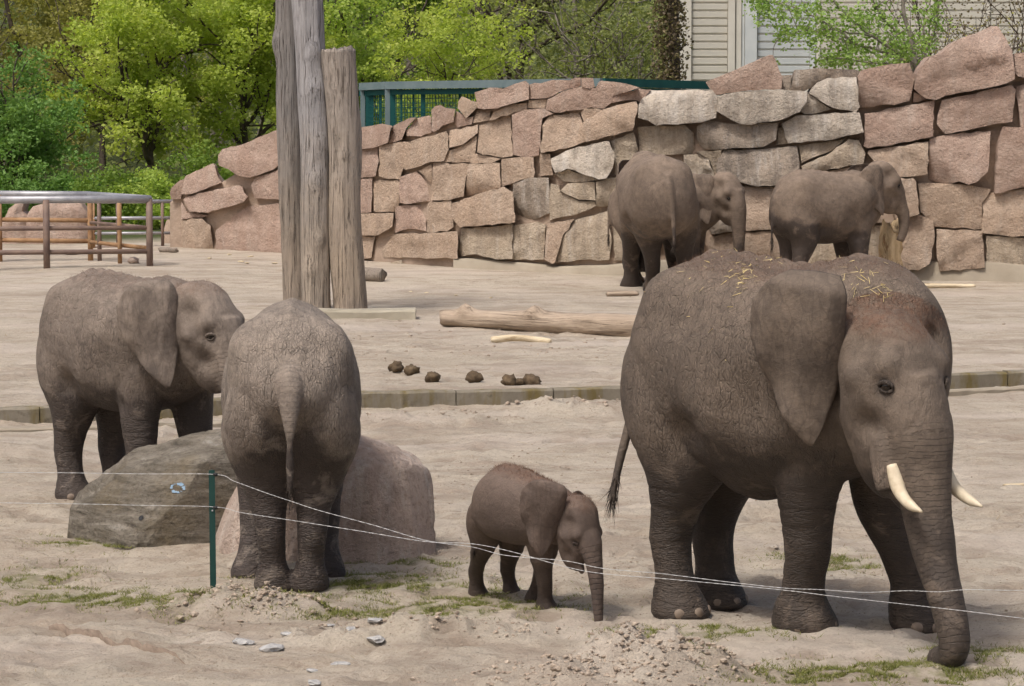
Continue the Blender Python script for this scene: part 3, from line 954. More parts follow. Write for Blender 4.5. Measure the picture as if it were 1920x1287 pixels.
def stone_mesh(name, outline, depth, mat, parent, seed, step=0.10, rough=1.0, bevel=0.016, tiltx=0.0, tilty=0.0, wall_slope=0.0, grow=0.005):
    """outline: (n,2) in metres (x along the face, z up); face looks to -Y, body `depth` deep"""
    r = np.random.default_rng(seed)
    poly = np.asarray(outline, float)
    pc = poly.mean(0); pd = poly - pc
    poly = pc + pd * (1 + grow / (np.linalg.norm(pd, axis=1)[:, None] + 1e-9))
    B = []
    for p, q in zip(poly, np.roll(poly, -1, 0)):
        L = np.linalg.norm(q - p); k = max(1, int(L / step))
        nrm = np.array([q[1] - p[1], p[0] - q[0]]) / (L + 1e-9)
        for i in range(k):
            off = r.normal(0, .012 * rough) if i else r.normal(0, .004)
            B.append(p + (q - p) * i / k + nrm * off)
    B = np.array(B)
    lo, hi = B.min(0), B.max(0)
    gx, gy = np.meshgrid(np.arange(lo[0], hi[0], step), np.arange(lo[1], hi[1], step))
    I = np.stack([gx.ravel(), gy.ravel()], -1) + r.normal(0, step * .22, (gx.size, 2))
    I = I[inside(I, B)]
    if len(I):
        I = I[poly_dist(I, B) > step * .42]
    ins = []
    c = B.mean(0)
    allp = [Vector(p) for p in B] + [Vector(p) for p in I]
    n = len(B)
    res = delaunay_2d_cdt(allp, [(i, (i + 1) % n) for i in range(n)], [], 1, 1e-6)
    pts = np.array([v[:] for v in res[0]]); tris = [tuple(t) for t in res[2]]
    d = poly_dist(pts, B)
    q = np.stack([pts[:, 0], pts[:, 1], np.full(len(pts), seed * 3.7)], -1)
    f = bevel * np.sqrt(np.clip(d / (bevel * 1.3), 0, 1))
    f += rough * (0.035 * fbm(q * 0.9, 2) + 0.05 * np.abs(fbm(q * 1.6 + 7, 2)) + .05 * np.abs(fbm(q * 5 + 2, 3)))
    # now and then a broken-off corner or a ledge across the face
    if r.random() < .45:
        a = r.uniform(0, 6.28); nx = np.array([math.cos(a), math.sin(a)])
        off = (pts - c) @ nx - r.uniform(.15, .38) * np.linalg.norm((hi - lo) * nx)
        f -= np.clip(off, 0, 1) * r.uniform(.5, 1.1) * (rough > 0)
    if r.random() < .5:
        a = r.uniform(.9, 2.2); nx = np.array([math.cos(a), math.sin(a)])
        off = (pts - c) @ nx + .06 * fbm(q * 3 + 11, 2) - r.uniform(-.2, .2) * np.linalg.norm((hi - lo) * nx)
        f += .05 * np.where(off > 0, 1, 0) * r.choice([-1, 1])
    f += tiltx * (pts[:, 0] - c[0]) + tilty * (pts[:, 1] - c[1])
    y = -f + wall_slope * (pts[:, 0])
    V = [(p[0], yy, p[1]) for p, yy in zip(pts, y)]
    F = []
    for t in tris:
        p0, p1, p2 = pts[t[0]], pts[t[1]], pts[t[2]]
        ar = (p1[0] - p0[0]) * (p2[1] - p0[1]) - (p1[1] - p0[1]) * (p2[0] - p0[0])
        F.append(t if ar > 0 else t[::-1])
    nf = len(F)
    # sides from the outline back
    area = 0.5 * np.sum(B[:, 0] * np.roll(B[:, 1], -1) - np.roll(B[:, 0], -1) * B[:, 1])
    b0 = len(V)
    yb = [V[i][1] for i in range(n)]
    V += [(B[i][0], yb[i], B[i][1]) for i in range(n)]
    cc = B.mean(0)
    V += [(cc[0] + (B[i][0] - cc[0]) * .94, depth + wall_slope * B[i][0], cc[1] + (B[i][1] - cc[1]) * .94) for i in range(n)]
    for i in range(n):
        j = (i + 1) % n
        qd = (b0 + i, b0 + j, b0 + n + j, b0 + n + i)
        F.append(qd[::-1] if area > 0 else qd)
    F.append(tuple(b0 + n + i for i in range(n)) if area > 0 else tuple(b0 + n + i for i in range(n))[::-1])
    o = mesh_obj(name, V, F, mat, parent)
    o.data.polygons.foreach_set('use_smooth', [k < nf for k in range(len(F))])
    return o


def build_wall():
    w = empty('stone_wall', (0, 52, TER))
    tag(w, 'tall dry stone wall of pink and buff granite blocks', 'wall')
    for k, (cls, prot, poly) in enumerate(STONES):
        a = np.array(poly, float)
        cx, cy = a.mean(0)
        Y0 = wall_y(cx) - prot * 0.75
        c = P(cx, cy, Y0)
        slope = (wall_y(cx + 40) - wall_y(cx - 40)) / (P(cx + 40, cy, wall_y(cx + 40)).x - P(cx - 40, cy, wall_y(cx - 40)).x)
        o2 = []
        for px, py in poly:
            p = P(px, py, wall_y(px) - prot * 0.75)
            o2.append((p.x - c.x, p.z - c.z))
        r = np.random.default_rng(k + 100)
        o = stone_mesh('stone', o2, 0.45 + prot, M[cls], w, k + 1, rough=0.75, tiltx=r.normal(0, .05), tilty=r.normal(-.03, .09), wall_slope=slope)
        o.location = c - w.location
    # mortar core behind the blocks
    top = [(318, 378), (345, 350), (400, 322), (415, 340), (470, 305), (545, 268), (660, 266), (735, 250), (810, 226), (855, 218), (895, 196), (990, 176), (1090, 172), (1200, 182), (1340, 184), (1460, 180), (1520, 178), (1600, 156), (1705, 143), (1740, 150), (1800, 118), (1890, 118), (1950, 118), (2080, 118)]
    V, F = [], []
    dens = []
    for (a, b) in zip(top, top[1:]):
        k = max(1, int((b[0] - a[0]) / 12))
        for i in range(k):
            dens.append((a[0] + (b[0] - a[0]) * i / k, a[1] + (b[1] - a[1]) * i / k))
    dens.append(top[-1])
    NZ = 22
    for (px, py) in dens:
        Y = wall_y(px)
        t = P(px, py + 3, Y)
        zz = -0.3 + (t.z + .3) * np.arange(NZ + 1) / NZ
        yy = Y + 0.05 - 0.10 * fbm(np.stack([0 * zz + t.x * 1.3, zz * 1.3, 0 * zz + 4.0], -1), 4)
        V += [(t.x, b_ - 52, a_ - TER) for a_, b_ in zip(zz, yy)]
        V.append((t.x, Y + 0.9 - 52, t.z - TER))
        V.append((t.x, Y + 0.9 - 52, -0.3 - TER))
    m = NZ + 3
    for i in range(len(dens) - 1):
        for j in range(m - 1):
            F.append((i * m + j, (i + 1) * m + j, (i + 1) * m + j + 1, i * m + j + 1))
    F.append(tuple(range(m))); F.append(tuple((len(dens) - 1) * m + j for j in range(m))[::-1])
    mesh_obj('mortar_core', V, F, M['mortar'], w, True)
    # concrete footing under the right two thirds
    V, F = [], []
    pxs = np.arange(850, 2081, 12)
    for px in pxs:
        Y = wall_y(px)
        p = P(px, 492 + 8 * math.sin(px * .013) + (6 if px > 1500 else 0), Y - .16)
        n1 = float(fbm(np.array([[px * .02, 1.5, 0]]), 3)[0])
        V += [(p.x, Y - .20 + .04 * n1 - 52, -.3 - TER), (p.x, Y - .15 + .05 * n1 - 52, p.z - TER - .04), (p.x, Y - .08 + .03 * n1 - 52, p.z - TER + .02 * n1), (p.x, Y + .3 - 52, p.z - TER + .01)]
    for i in range(len(pxs) - 1):
        for j in range(3):
            F.append((i * 4 + j, (i + 1) * 4 + j, (i + 1) * 4 + j + 1, i * 4 + j + 1))
    mesh_obj('concrete_footing', V, F, M['footing'], w, True)


build_wall()

# ------------------------------------------------------------------ elephants
RINGS_COW = [(-.475, .70, .60, .035), (-.455, .78, .54, .095), (-.42, .855, .49, .150), (-.36, .925, .45, .198), (-.27, .975, .425, .232), (-.15, .985, .40, .256), (-.02, .970, .385, .268),
             (.10, .962, .39, .262), (.20, .975, .405, .245), (.29, .995, .43, .222), (.37, .985, .465, .192), (.44, .95, .51, .155), (.50, .90, .56, .11), (.54, .84, .62, .06)]
RINGS_YOUNG = [(-.475, .72, .62, .035), (-.455, .80, .55, .10), (-.42, .875, .49, .155), (-.36, .945, .45, .205), (-.27, .992, .425, .238), (-.15, 1.0, .41, .255), (-.02, .985, .395, .262),
               (.10, .972, .40, .256), (.20, .978, .415, .240), (.29, .99, .44, .216), (.37, .975, .475, .186), (.44, .94, .52, .15), (.50, .89, .57, .105), (.54, .83, .62, .06)]
_RC = [(-.455, .72, .62, .04), (-.43, .81, .55, .105), (-.39, .885, .49, .158), (-.32, .955, .445, .200), (-.22, 1.0, .42, .225), (-.10, 1.0, .41, .238), (.02, .975, .41, .238),
              (.12, .95, .42, .228), (.21, .93, .44, .212), (.29, .91, .47, .19), (.36, .885, .50, .165), (.42, .85, .54, .13), (.47, .81, .58, .09), (.50, .77, .63, .05)]

RINGS_CALF = [(x * .93, zt, zb + .065, hw * .96) for (x, zt, zb, hw) in _RC]

FRONT = [(.70, .115, .070), (.62, .130, .085), (.54, .122, .088), (.46, .110, .086), (.38, .090, .078), (.30, .077, .071), (.23, .068, .066), (.16, .061, .060), (.11, .062, .061), (.075, .075, .073), (.045, .089, .086), (.018, .096, .092), (.0, .090, .087)]
HIND = [(.80, .120, .085), (.70, .165, .118), (.60, .172, .130), (.51, .152, .126), (.43, .122, .112), (.36, .095, .092), (.28, .074, .071), (.20, .064, .063), (.14, .058, .058), (.10, .060, .060), (.065, .073, .072), (.035, .084, .083), (.012, .089, .087), (.0, .083, .081)]

# head: height along its own axis, centre forward, half length, half width
HEAD = [(.215, -.030, .020, .025), (.200, -.030, .062, .066), (.170, -.024, .100, .098), (.125, -.012, .126, .116), (.075, .000, .140, .125), (.025, .008, .146, .128), (-.03, .014, .142, .122),
        (-.08, .020, .132, .110), (-.13, .026, .116, .097), (-.175, .028, .096, .080), (-.215, .030, .074, .060), (-.245, .036, .048, .038), (-.262, .040, .02, .018)]


def super_ring(zt, zb, hw, seg, split=0.55, ntop=1.95, nbot=2.25):
    zc = zb + (zt - zb) * split
    out = []
    for j in range(seg):
        a = 2 * math.pi * j / seg
        c, s = math.cos(a), math.sin(a)
        n = ntop if s > 0 else nbot
        y = hw * math.copysign(abs(c) ** (2 / n), c)
        z = zc + ((zt - zc) if s > 0 else (zc - zb)) * math.copysign(abs(s) ** (2 / n), s)
        out.append((y, z))
    return out


def ringmesh(rings):
    n, seg = len(rings), len(rings[0])
    V = [p for r in rings for p in r]
    F = []
    for k in range(n - 1):
        for j in range(seg):
            a, b = k * seg + j, k * seg + (j + 1) % seg
            F.append((a, b, b + seg, a + seg))
    F.append(tuple(range(seg))[::-1])
    F.append(tuple((n - 1) * seg + j for j in range(seg)))
    return V, F


def interp_rows(rows, n):
    return catmull(np.array(rows, float), n)


EAR_ADULT = dict(back=[(.19, .165), (.185, .195), (.165, .23), (.12, .262), (.05, .275), (-.03, .262), (-.10, .232), (-.16, .192), (-.22, .142), (-.265, .100), (-.29, .068)],
                 front=[(.19, .035), (.175, .012), (.15, .0), (.11, .0), (.05, .0), (-.02, .0), (-.08, .004), (-.14, .012), (-.20, .024), (-.25, .036), (-.29, .055)])


def ear_mesh(H, side, spread, origin, R3, scale=1.0, droop=0.0, tilt=0.0, lean=0.0, fold=0.02, shape=EAR_ADULT, nv=44, nu=26, sweep=0.0):
    vb = np.array(shape['back']); vf = np.array(shape['front'])
    vs = np.linspace(.1885, -.2895, nv)
    ub = np.interp(vs, vb[::-1, 0], vb[::-1, 1]); uf = np.interp(vs, vf[::-1, 0], vf[::-1, 1])
    # smooth the outline
    for _ in range(2):
        ub[1:-1] = .25 * ub[:-2] + .5 * ub[1:-1] + .25 * ub[2:]
        uf[1:-1] = .25 * uf[:-2] + .5 * uf[1:-1] + .25 * uf[2:]
    jag = perlin(np.stack([vs * 30 + side * 3, 0 * vs, 0 * vs + 5], -1)) * .011 + perlin(np.stack([vs * 75, 0 * vs, 0 * vs + 8], -1)) * .006
    ub = ub + jag * smooth01((.16 - vs) / .1) * smooth01((vs + .28) / .03)
    eu = np.array([-math.cos(spread), side * math.sin(spread), -droop]); eu /= np.linalg.norm(eu)
    ev = np.array([math.sin(tilt), side * math.sin(lean), math.cos(tilt)])
    ev -= eu * (ev @ eu); ev /= np.linalg.norm(ev)
    nrm = np.cross(ev, eu) * side        # faces outward
    if nrm[1] * side < 0:
        nrm = -nrm
    P0 = np.zeros((nv, nu, 3)); T = np.zeros((nv, nu))
    for i, v in enumerate(vs):
        for j in range(nu):
            t = j / (nu - 1)
            u = uf[i] + (ub[i] - uf[i]) * t
            w = .030 * math.sin(math.pi * min(1, u / .25)) * (0.6 + 0.4 * math.cos(v * 6))
            w += -.55 * max(0, u - .15) ** 1.5 - sweep * u * u
            w += .010 * math.sin(u * 24 + v * 9 + 1) * min(1, t * 2) + .008 * math.sin(v * 17 + u * 8)
            w += .007 * math.sin(v * 46 + 1.3 * side) * max(0, (t - .45)) ** 1.2 + .006 * math.sin(u * 38 + v * 20) * max(0, t - .3)
            # top edge folds back over itself a little
            tf = max(0, (v - .15) / .04)
            w -= fold * tf ** 2
            # lower lobe swings outward
            w += .05 * max(0, -v - .08) ** 1.2
            lip = max(0.0, 1 - abs(u) / .03)
            w -= .012 * lip
            v_ = v - (.9 * (u - .10) ** 2 + .0) * smooth01(np.array((v - .05) / .12))
            P0[i, j] = eu * u + ev * v_ + nrm * w
            e = min(t * 3, (1 - t) * 6, (1 - abs(v + .05) / .24) * 5, 1)
            T[i, j] = .0035 + .0065 * max(0, e) ** .7
    A = P0 + nrm * T[..., None]; Bk = P0 - nrm * T[..., None]
    V = np.concatenate([A.reshape(-1, 3), Bk.reshape(-1, 3)]) * scale
    V = (V + np.array(origin)) @ R3.T
    F = []
    off = nv * nu
    for i in range(nv - 1):
        for j in range(nu - 1):
            a = i * nu + j
            q = (a, a + 1, a + nu + 1, a + nu)
            F.append(q); F.append(tuple(off + k for k in q[::-1]))
    loop = [j for j in range(nu)] + [i * nu + nu - 1 for i in range(1, nv)] + [(nv - 1) * nu + j for j in range(nu - 2, -1, -1)] + [i * nu for i in range(nv - 2, 0, -1)]
    for a, b in zip(loop, loop[1:] + loop[:1]):
        F.append((b, a, off + a, off + b))
    return V, F


def elephant(name, label, H, loc, yaw, mat, rings, feet, head, trunk, ears, tail, group='elephants in the enclosure', tusk=None, voxel=.018, legw=1.0,
             darkf=None, rustf=None, dustf=None, hair=0, nails=True, sculpt=(), neckr=(.165, .15), eyes=True, lids=True, smooth_it=7, jaw=0.0, knees=None, headw=1.0, hipshift=0.0, thigh=1.0, hairlen=.024):
    loc = (loc[0], loc[1], loc[2] - .012 * H)
    root = empty(name, loc, yaw)
    if isinstance(feet['HR'][0], str):
        ca, sa = math.cos(yaw), math.sin(yaw)
        ff = {}
        for k_, v_ in feet.items():
            g_ = G(v_[1], v_[2], loc[2])
            dx, dy = g_.x - loc[0], g_.y - loc[1]
            ff[k_] = ((dx * ca + dy * sa) / H - .01, (-dx * sa + dy * ca) / H)
        feet = ff
    tag(root, label, 'elephant', group)
    mb = MB()
    # torso
    rr = interp_rows(rings, 44)
    rs = []
    for (x, zt, zb, hw) in rr:
        rs.append([(x, y, z) for (y, z) in super_ring(zt, zb, max(hw, .01), 36)])
    mb.add(*ringmesh([[p for p in r] for r in rs]))
    # legs
    legc = {}
    hk = .88 if rings is RINGS_CALF else 1.0
    for key, tab, hipx, hipy in (('FL', FRONT, .275 + hipshift, .125 - hipshift * .6), ('FR', FRONT, .275, -.125), ('HL', HIND, -.275, .108), ('HR', HIND, -.275, -.108)):
        hipx, hipy = hipx * hk, hipy * hk
        fx, fy = feet[key][:2]
        lift = feet[key][2] if len(feet[key]) > 2 else 0.0
        kb, kby = (knees or {}).get(key, (0.0, 0.0))
        rows = interp_rows(tab, 40)
        rg = []
        top = tab[0][0]
        for (z, rx, ry) in rows:
            if key[0] == 'H' and thigh != 1.0:
                ry = ry * (1 + (thigh - 1) * math.exp(-((z - .55) / .17) ** 2))
            if hk < 1 and z > .38:
                rx, ry = rx * .88, ry * .84
            t = np.clip(z / top, 0, 1)
            t2 = t ** 1.15
            cx = fx + (hipx - fx) * t2
            cy = fy + (hipy - fy) * t ** 1.0
            if key[0] == 'H':
                cx += .030 * math.exp(-((z - .42) / .10) ** 2) - .022 * math.exp(-((z - .20) / .08) ** 2) + kb * math.exp(-((z - .38) / .14) ** 2)
            else:
                cx += -.014 * math.exp(-((z - .48) / .10) ** 2) + .012 * math.exp(-((z - .22) / .08) ** 2) + kb * math.exp(-((z - .28) / .12) ** 2)
            cy += kby * math.exp(-((z - .34) / .15) ** 2)
            if z < .08:
                cx += .018 * (1 - z / .08)
            lw = 1 + (legw - 1) * float(smooth01(np.array((.44 - z) / .16)))
            ring = []
            for j in range(24):
                a = 2 * math.pi * j / 24
                ring.append((cx + rx * lw * math.cos(a), cy + ry * lw * math.sin(a), z + lift * max(0, 1 - z / .5)))
            rg.append(ring)
        mb.add(*ringmesh(rg[::-1]))
        legc[key] = (fx, fy)
    # head
    hp = np.array(head['pos'], float)
    hy, hpit, hs = head.get('yaw', 0.0), head.get('pitch', 0.0), head.get('scale', 1.0)
    hroll = head.get('roll', 0.0)
    R3 = np.array((Matrix.Rotation(hy, 3, 'Z') @ Matrix.Rotation(hpit, 3, 'Y') @ Matrix.Rotation(hroll, 3, 'X')))
    RZ = np.array(Matrix.Rotation(hy, 3, 'Z'))
    hl = interp_rows(HEAD, 40)
    rg = []
    for (z, cx, a_, b_) in hl:
        ring = []
        for j in range(32):
            a = 2 * math.pi * j / 32
            c, s = math.cos(a), math.sin(a)
            n = 2.35
            ring.append((cx + max(a_, .004) * math.copysign(abs(c) ** (2 / n), c), max(b_, .004) * headw * math.copysign(abs(s) ** (2 / n), s), z))
        rg.append(ring)
    hv, hf = ringmesh(rg[::-1])
    hv = (np.array(hv) * hs) @ R3.T + hp
    mb.add(hv, hf)
    # lower lip / jaw
    jp = np.array([(.02, 0, -.17), (.075, 0, -.215), (.12, 0, -.25 - jaw), (.15, 0, -.275 - jaw)]) * hs @ R3.T + hp
    mb.tube(catmull(jp, 10), np.linspace(.055, .014, 10) * hs, seg=14, up=(0, 1, 0))
    # neck
    n0 = np.array([.30, 0, .73 if rings is not RINGS_CALF else .70]); n1 = hp + R3 @ (np.array([-.03, 0, .02]) * hs)
    npth = catmull([n0, n0 * .5 + n1 * .5 + [0, 0, .015], n1], 14)
    mb.tube(npth, np.linspace(neckr[1], .105 * hs, 14), np.linspace(neckr[0] + .03, .140 * hs, 14), seg=28)
    # trunk
    tp = np.array([p[:3] for p in trunk], float) * hs @ RZ.T + hp
    tr = np.array([p[3] for p in trunk]) * hs
    NT = 80
    path = catmull(tp, NT); rad = catmull(tr[:, None], NT)[:, 0]
    flat = np.linspace(1.0, 1.0, NT)
    mb.tube(path, rad * 1.02, rad * .98, seg=24, up=tuple(RZ @ np.array([0, 1, 0])))
    # tusk sheaths
    if tusk:
        for s in (-1, 1):
            sp = np.array([(.085, s * .070, -.08), (.115, s * .078, -.14), (.135, s * .080, -.185), (.148, s * .081, -.212)]) * hs @ R3.T + hp
            mb.tube(catmull(sp, 10), np.linspace(.045, .029, 10) * hs, seg=12)
    # tail root
    tl = np.array(tail, float)
    tpth = catmull(tl[:, :3], 34); trd = catmull(tl[:, 3:4], 34)[:, 0]
    mb.tube(tpth, np.maximum(trd, .004), seg=12, up=(0, 1, 0))
    V = np.array(mb.V) * H
    tmp = mesh_obj('tmp_body', V, mb.F)
    md = tmp.modifiers.new('r', 'REMESH'); md.mode = 'VOXEL'; md.voxel_size = voxel; md.adaptivity = 0.0
    sm = tmp.modifiers.new('s', 'SMOOTH'); sm.factor = .5; sm.iterations = smooth_it
    dg = bpy.context.evaluated_depsgraph_get()
    me = bpy.data.meshes.new_from_object(tmp.evaluated_get(dg))
    bpy.data.objects.remove(tmp)
    n = len(me.vertices)
    co = np.empty(n * 3, np.float32); me.vertices.foreach_get('co', co); co = co.reshape(-1, 3).astype(float) / H
    no = np.empty(n * 3, np.float32); me.vertices.foreach_get('normal', no); no = no.reshape(-1, 3).astype(float)
    # sculpting: head features
    feats = list(sculpt)
    if rings is not RINGS_CALF:
        for s in (-1, 1):
            feats += [((-.30, s * .15, .90), .07, .024, 'b'), ((.27, s * .19, .80), .10, .020, 'b'), ((-.13, s * .24, .82), .11, -.024, 'b'), ((.13, s * .25, .62), .08, -.022, 'b'), ((.20, s * .17, .92), .06, -.014, 'b'), ((-.02, s * .25, .56), .12, .014, 'b'),
                      ((-.125, s * .23, .52), .055, -.034, 'b'), ((-.25, s * .20, .55), .09, .014, 'b'), ((.37, s * .17, .68), .05, -.026, 'b'), ((.20, s * .20, .45), .04, -.020, 'b')]
    ez = head.get('eye_z', -.02)
    for s in (-1, 1):
        feats += [((.105, s * .100, ez + .062), .040, .022, 'h'),      # brow
                  ((.110, s * .112, ez), .030, -.010, 'h'),    # eye socket
                  ((.02, s * .130, ez + .11), .055, -.032, 'h'),      # temple hollow
                  ((.010, s * .128, ez + .01), .034, .018, 'h'),     # cheek bone
                  ((.065, s * .100, ez - .105), .042, -.030, 'h'),
                  ((.04, s * .100, .150), .05, .006, 'h')]
    for p, rad_, amt, fr in feats:
        c = (np.array(p) * hs) @ R3.T + hp if fr == 'h' else np.array(p)
        k = hs if fr == 'h' else 1.0
        d2 = np.sum((co - c) ** 2, 1) / (rad_ * k) ** 2
        co = co + no * (amt * k * np.exp(-d2))[:, None]
    # slack skin: gentle lumps
    lum = fbm(co * 5 + 3, 3)
    co = co + no * (0.0042 * lum)[:, None]
    # skin folds: upright on the flank, level on the legs
    lg = smooth01((.48 - co[:, 2]) / .12)
    pn = smooth01((perlin(co * 3.3 + 50) + .15) / .3)
    fold = (1 - lg) * np.exp(-(perlin(co * [15, 15, 4.5] + 9) / .09) ** 2) + lg * np.exp(-(perlin(co * [4, 4, 19] + 31) / .10) ** 2)
    if rings is not RINGS_CALF:
        co = co - no * (.0024 * fold * pn)[:, None]
    # spine ridge
    sp = np.exp(-(co[:, 1] / .022) ** 2) * smooth01((no[:, 2] - .75) / .2) * smooth01((.34 - co[:, 0]) / .1)
    co = co + no * (.010 * sp * (1 + .35 * np.sin(co[:, 0] * 95)))[:, None]
    me.vertices.foreach_set('co', (co * H).astype(np.float32).ravel())
    me.update()
    # attributes ------------------------------------------------
    z = co[:, 2]
    # trunk coordinate
    dmin = np.full(n, 1e9); um = np.zeros(n); rm = np.zeros(n)
    cum = np.concatenate([[0], np.cumsum(np.linalg.norm(np.diff(path, axis=0), axis=1))])
    for k in range(NT):
        d = np.linalg.norm(co - path[k], axis=1)
        b = d < dmin
        dmin[b] = d[b]; um[b] = cum[k]; rm[b] = rad[k]
    rel = (co - hp) @ RZ
    tw = smooth01((1.45 - dmin / (rm + 1e-6)) / .3) * smooth01((um - .09 * hs) / .06) * smooth01((rel[:, 0] - .045) / .03)
    tailw = np.zeros(n); tu = np.zeros(n); dm2 = np.full(n, 1e9)
    cu2 = np.concatenate([[0], np.cumsum(np.linalg.norm(np.diff(tpth, axis=0), axis=1))])
    for k in range(34):
        d = np.linalg.norm(co - tpth[k], axis=1); b = d < dm2
        dm2[b] = d[b]; tu[b] = cu2[k] * 1.7; tailw[b] = (d[b] < trd[k] * 1.22)
    use_t = (tailw > .5) & (tw < .2)
    trunku = np.where(use_t, tu, um) * H
    trw = np.where(use_t, .8, tw)
    leg = smooth01((.50 - z) / .16) * (1 - tw)
    hrel = (co - hp) @ R3 / hs
    eyed = np.minimum(np.linalg.norm(hrel - [.112, .112, ez], axis=1), np.linalg.norm(hrel - [.112, -.112, ez], axis=1))
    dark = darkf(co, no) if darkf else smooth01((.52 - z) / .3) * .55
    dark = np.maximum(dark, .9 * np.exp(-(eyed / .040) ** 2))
    nz = fbm(co * 4 + 20, 3)
    rust = rustf(co, no, hrel) if rustf else 0 * z
    dust_light = dustf(co, no) if dustf else smooth01((no[:, 2] - .2) / .7) * smooth01((z - .6) / .3)  # dust on upward faces, with highlights along the back put into the colour
    # ears and lids joined on
    ev_all, ef_all, ea = [], [], []
    base = n
    for s, e in zip((1, -1), ears):
        if e is None:
            continue
        org = np.array([e.get('x', -.045), s * e.get('y', .112), e.get('z', .02)])
        Ve, Fe = ear_mesh(1.0, s, e.get('spread', .45), (0, 0, 0), np.eye(3), e.get('scale', 1.0), e.get('droop', 0), e.get('tilt', 0), e.get('lean', 0), e.get('fold', .02), sweep=e.get('sweep', 0), shape=e.get('shape', EAR_ADULT))
        Ve = ((Ve + org) * hs) @ R3.T + hp
        ev_all.append(Ve); ef_all += [tuple(i + base for i in f) for f in Fe]; ea += [1.0] * len(Ve)
        base += len(Ve)
    bv = BVHTree.FromPolygons([Vector(v) for v in co], [tuple(p.vertices) for p in me.polygons])
    eye_pos = []
    for s in (-1, 1):
        o0 = hp + R3 @ (np.array([.118, s * .3, ez + .002]) * hs)
        d0 = R3 @ np.array([-.05, -s * 1.0, 0]); d0 /= np.linalg.norm(d0)
        hit = bv.ray_cast(Vector(o0), Vector(d0))
        if hit[0] is not None:
            eye_pos.append((np.array(hit[0]), np.array(hit[1]), s))
    if lids:
        for p, nn, s in eye_pos:
            fw = R3 @ np.array([1, 0, 0]); fw = fw - nn * (fw @ nn); fw /= np.linalg.norm(fw)
            upv = np.cross(nn, fw); upv = upv if upv[2] > 0 else -upv
            for sg, rr_, lift in ((1, .0072, .0035), (-1, .0055, .0015)):
                pts = [p + fw * math.cos(a) * .019 * hs + upv * sg * math.sin(a) * .0125 * hs + nn * (lift + .003 * math.sin(a)) * hs for a in np.linspace(-.25, math.pi + .25, 14)]
                rads = [rr_ * hs * (.35 + .65 * math.sin(max(0, min(math.pi, (k / 13) * math.pi)))) for k in range(14)]
                Vt, Ft = tube(pts, rads, seg=8)
                ev_all.append(np.array(Vt)); ef_all += [tuple(i + base for i in f) for f in Ft]; ea += [0.001] * len(Vt)
                base += len(Vt)
    bodyV = np.concatenate([co] + ev_all) if ev_all else co
    faces = [tuple(p.vertices) for p in me.polygons] + ef_all
    bpy.data.meshes.remove(me)
    body = mesh_obj('body', bodyV * H, faces, M[mat], root, True)
    ne = len(bodyV) - n
    ex = bodyV[n:]
    pad = lambda a, v: np.concatenate([a, np.broadcast_to(np.asarray(v, float), (ne,))])
    eardust = np.clip(.55 + .5 * fbm(ex * 9, 3), 0, 1) if ne else np.zeros(0)
    for nm, arr in (('dark', np.concatenate([dark, np.where(np.asarray(ea) > .5, 0.18, 1.0)]) if ne else dark), ('rust', pad(np.clip(rust, 0, 1), 0)), ('dust_light', pad(np.clip(dust_light, 0, 1), eardust)), ('leg', pad(leg, 0)),
                    ('trunku', pad(trunku, 0)), ('trunkw', pad(trw, 0)), ('face', pad(smooth01((.27 - np.linalg.norm(hrel, axis=1)) / .08), 0)), ('ear', pad(np.zeros(n), ea))):
        a = body.data.attributes.new(nm, 'FLOAT', 'POINT')
        a.data.foreach_set('value', arr.astype(np.float32))
    # eyes
    if eyes:
        for p, nn, s in eye_pos:
            Vs, Fs = [], []
            bm = bmesh.new(); bmesh.ops.create_icosphere(bm, subdivisions=3, radius=.016 * hs * H)
            e = bpy.data.meshes.new('eye'); bm.to_mesh(e); bm.free()
            e.materials.append(M['eye'])
            e.polygons.foreach_set('use_smooth', [True] * len(e.polygons))
            eo = bpy.data.objects.new('eye', e); COL.objects.link(eo); eo.parent = root
            eo.location = (p - nn * .0045 * hs) * H
    # tusks
    if tusk:
        for s in (-1, 1):
            L = tusk
            tp2 = np.array([(.125, s * .079, -.165), (.146, s * .081, -.205), (.172, s * .086, -.205 - L * .42), (.215, s * .092, -.205 - L * .75), (.265, s * .094, -.205 - L * .93)])
            tp2 = tp2 * hs @ RZ.T + hp
            pth = catmull(tp2, 24) * H
            rd = np.interp(np.linspace(0, 1, 24), [0, .3, .8, 1], [.0175, .0185, .0125, .003]) * hs * H
            Vt, Ft = tube(pth, rd, seg=14)
            mesh_obj('tusk', Vt, Ft, M['ivory'], root, True)
    # toenails
    if nails:
        for key, (fx, fy) in legc.items():
            lift = feet[key][2] if len(feet[key]) > 2 else 0.0
            r0 = (.089 if key[0] == 'F' else .081) * legw
            angs = (-62, -22, 20, 60) if key[0] == 'F' else (-50, -5, 42)
            for a in angs:
                a = R(a)
                bm = bmesh.new(); bmesh.ops.create_uvsphere(bm, u_segments=10, v_segments=7, radius=1)
                for v in bm.verts:
                    v.co = Vector((v.co.x * .011, v.co.y * .019, v.co.z * .016)) * H
                e = bpy.data.meshes.new('toenail'); bm.to_mesh(e); bm.free()
                e.materials.append(M['nail'])
                e.polygons.foreach_set('use_smooth', [True] * len(e.polygons))
                to = bpy.data.objects.new('toenail', e); COL.objects.link(to); to.parent = root
                to.location = ((fx + .018 + (r0 - .006) * math.cos(a)) * H, (fy + (r0 - .006) * math.sin(a)) * H, (.019 + lift) * H)
                to.rotation_euler = (0, 0, a)
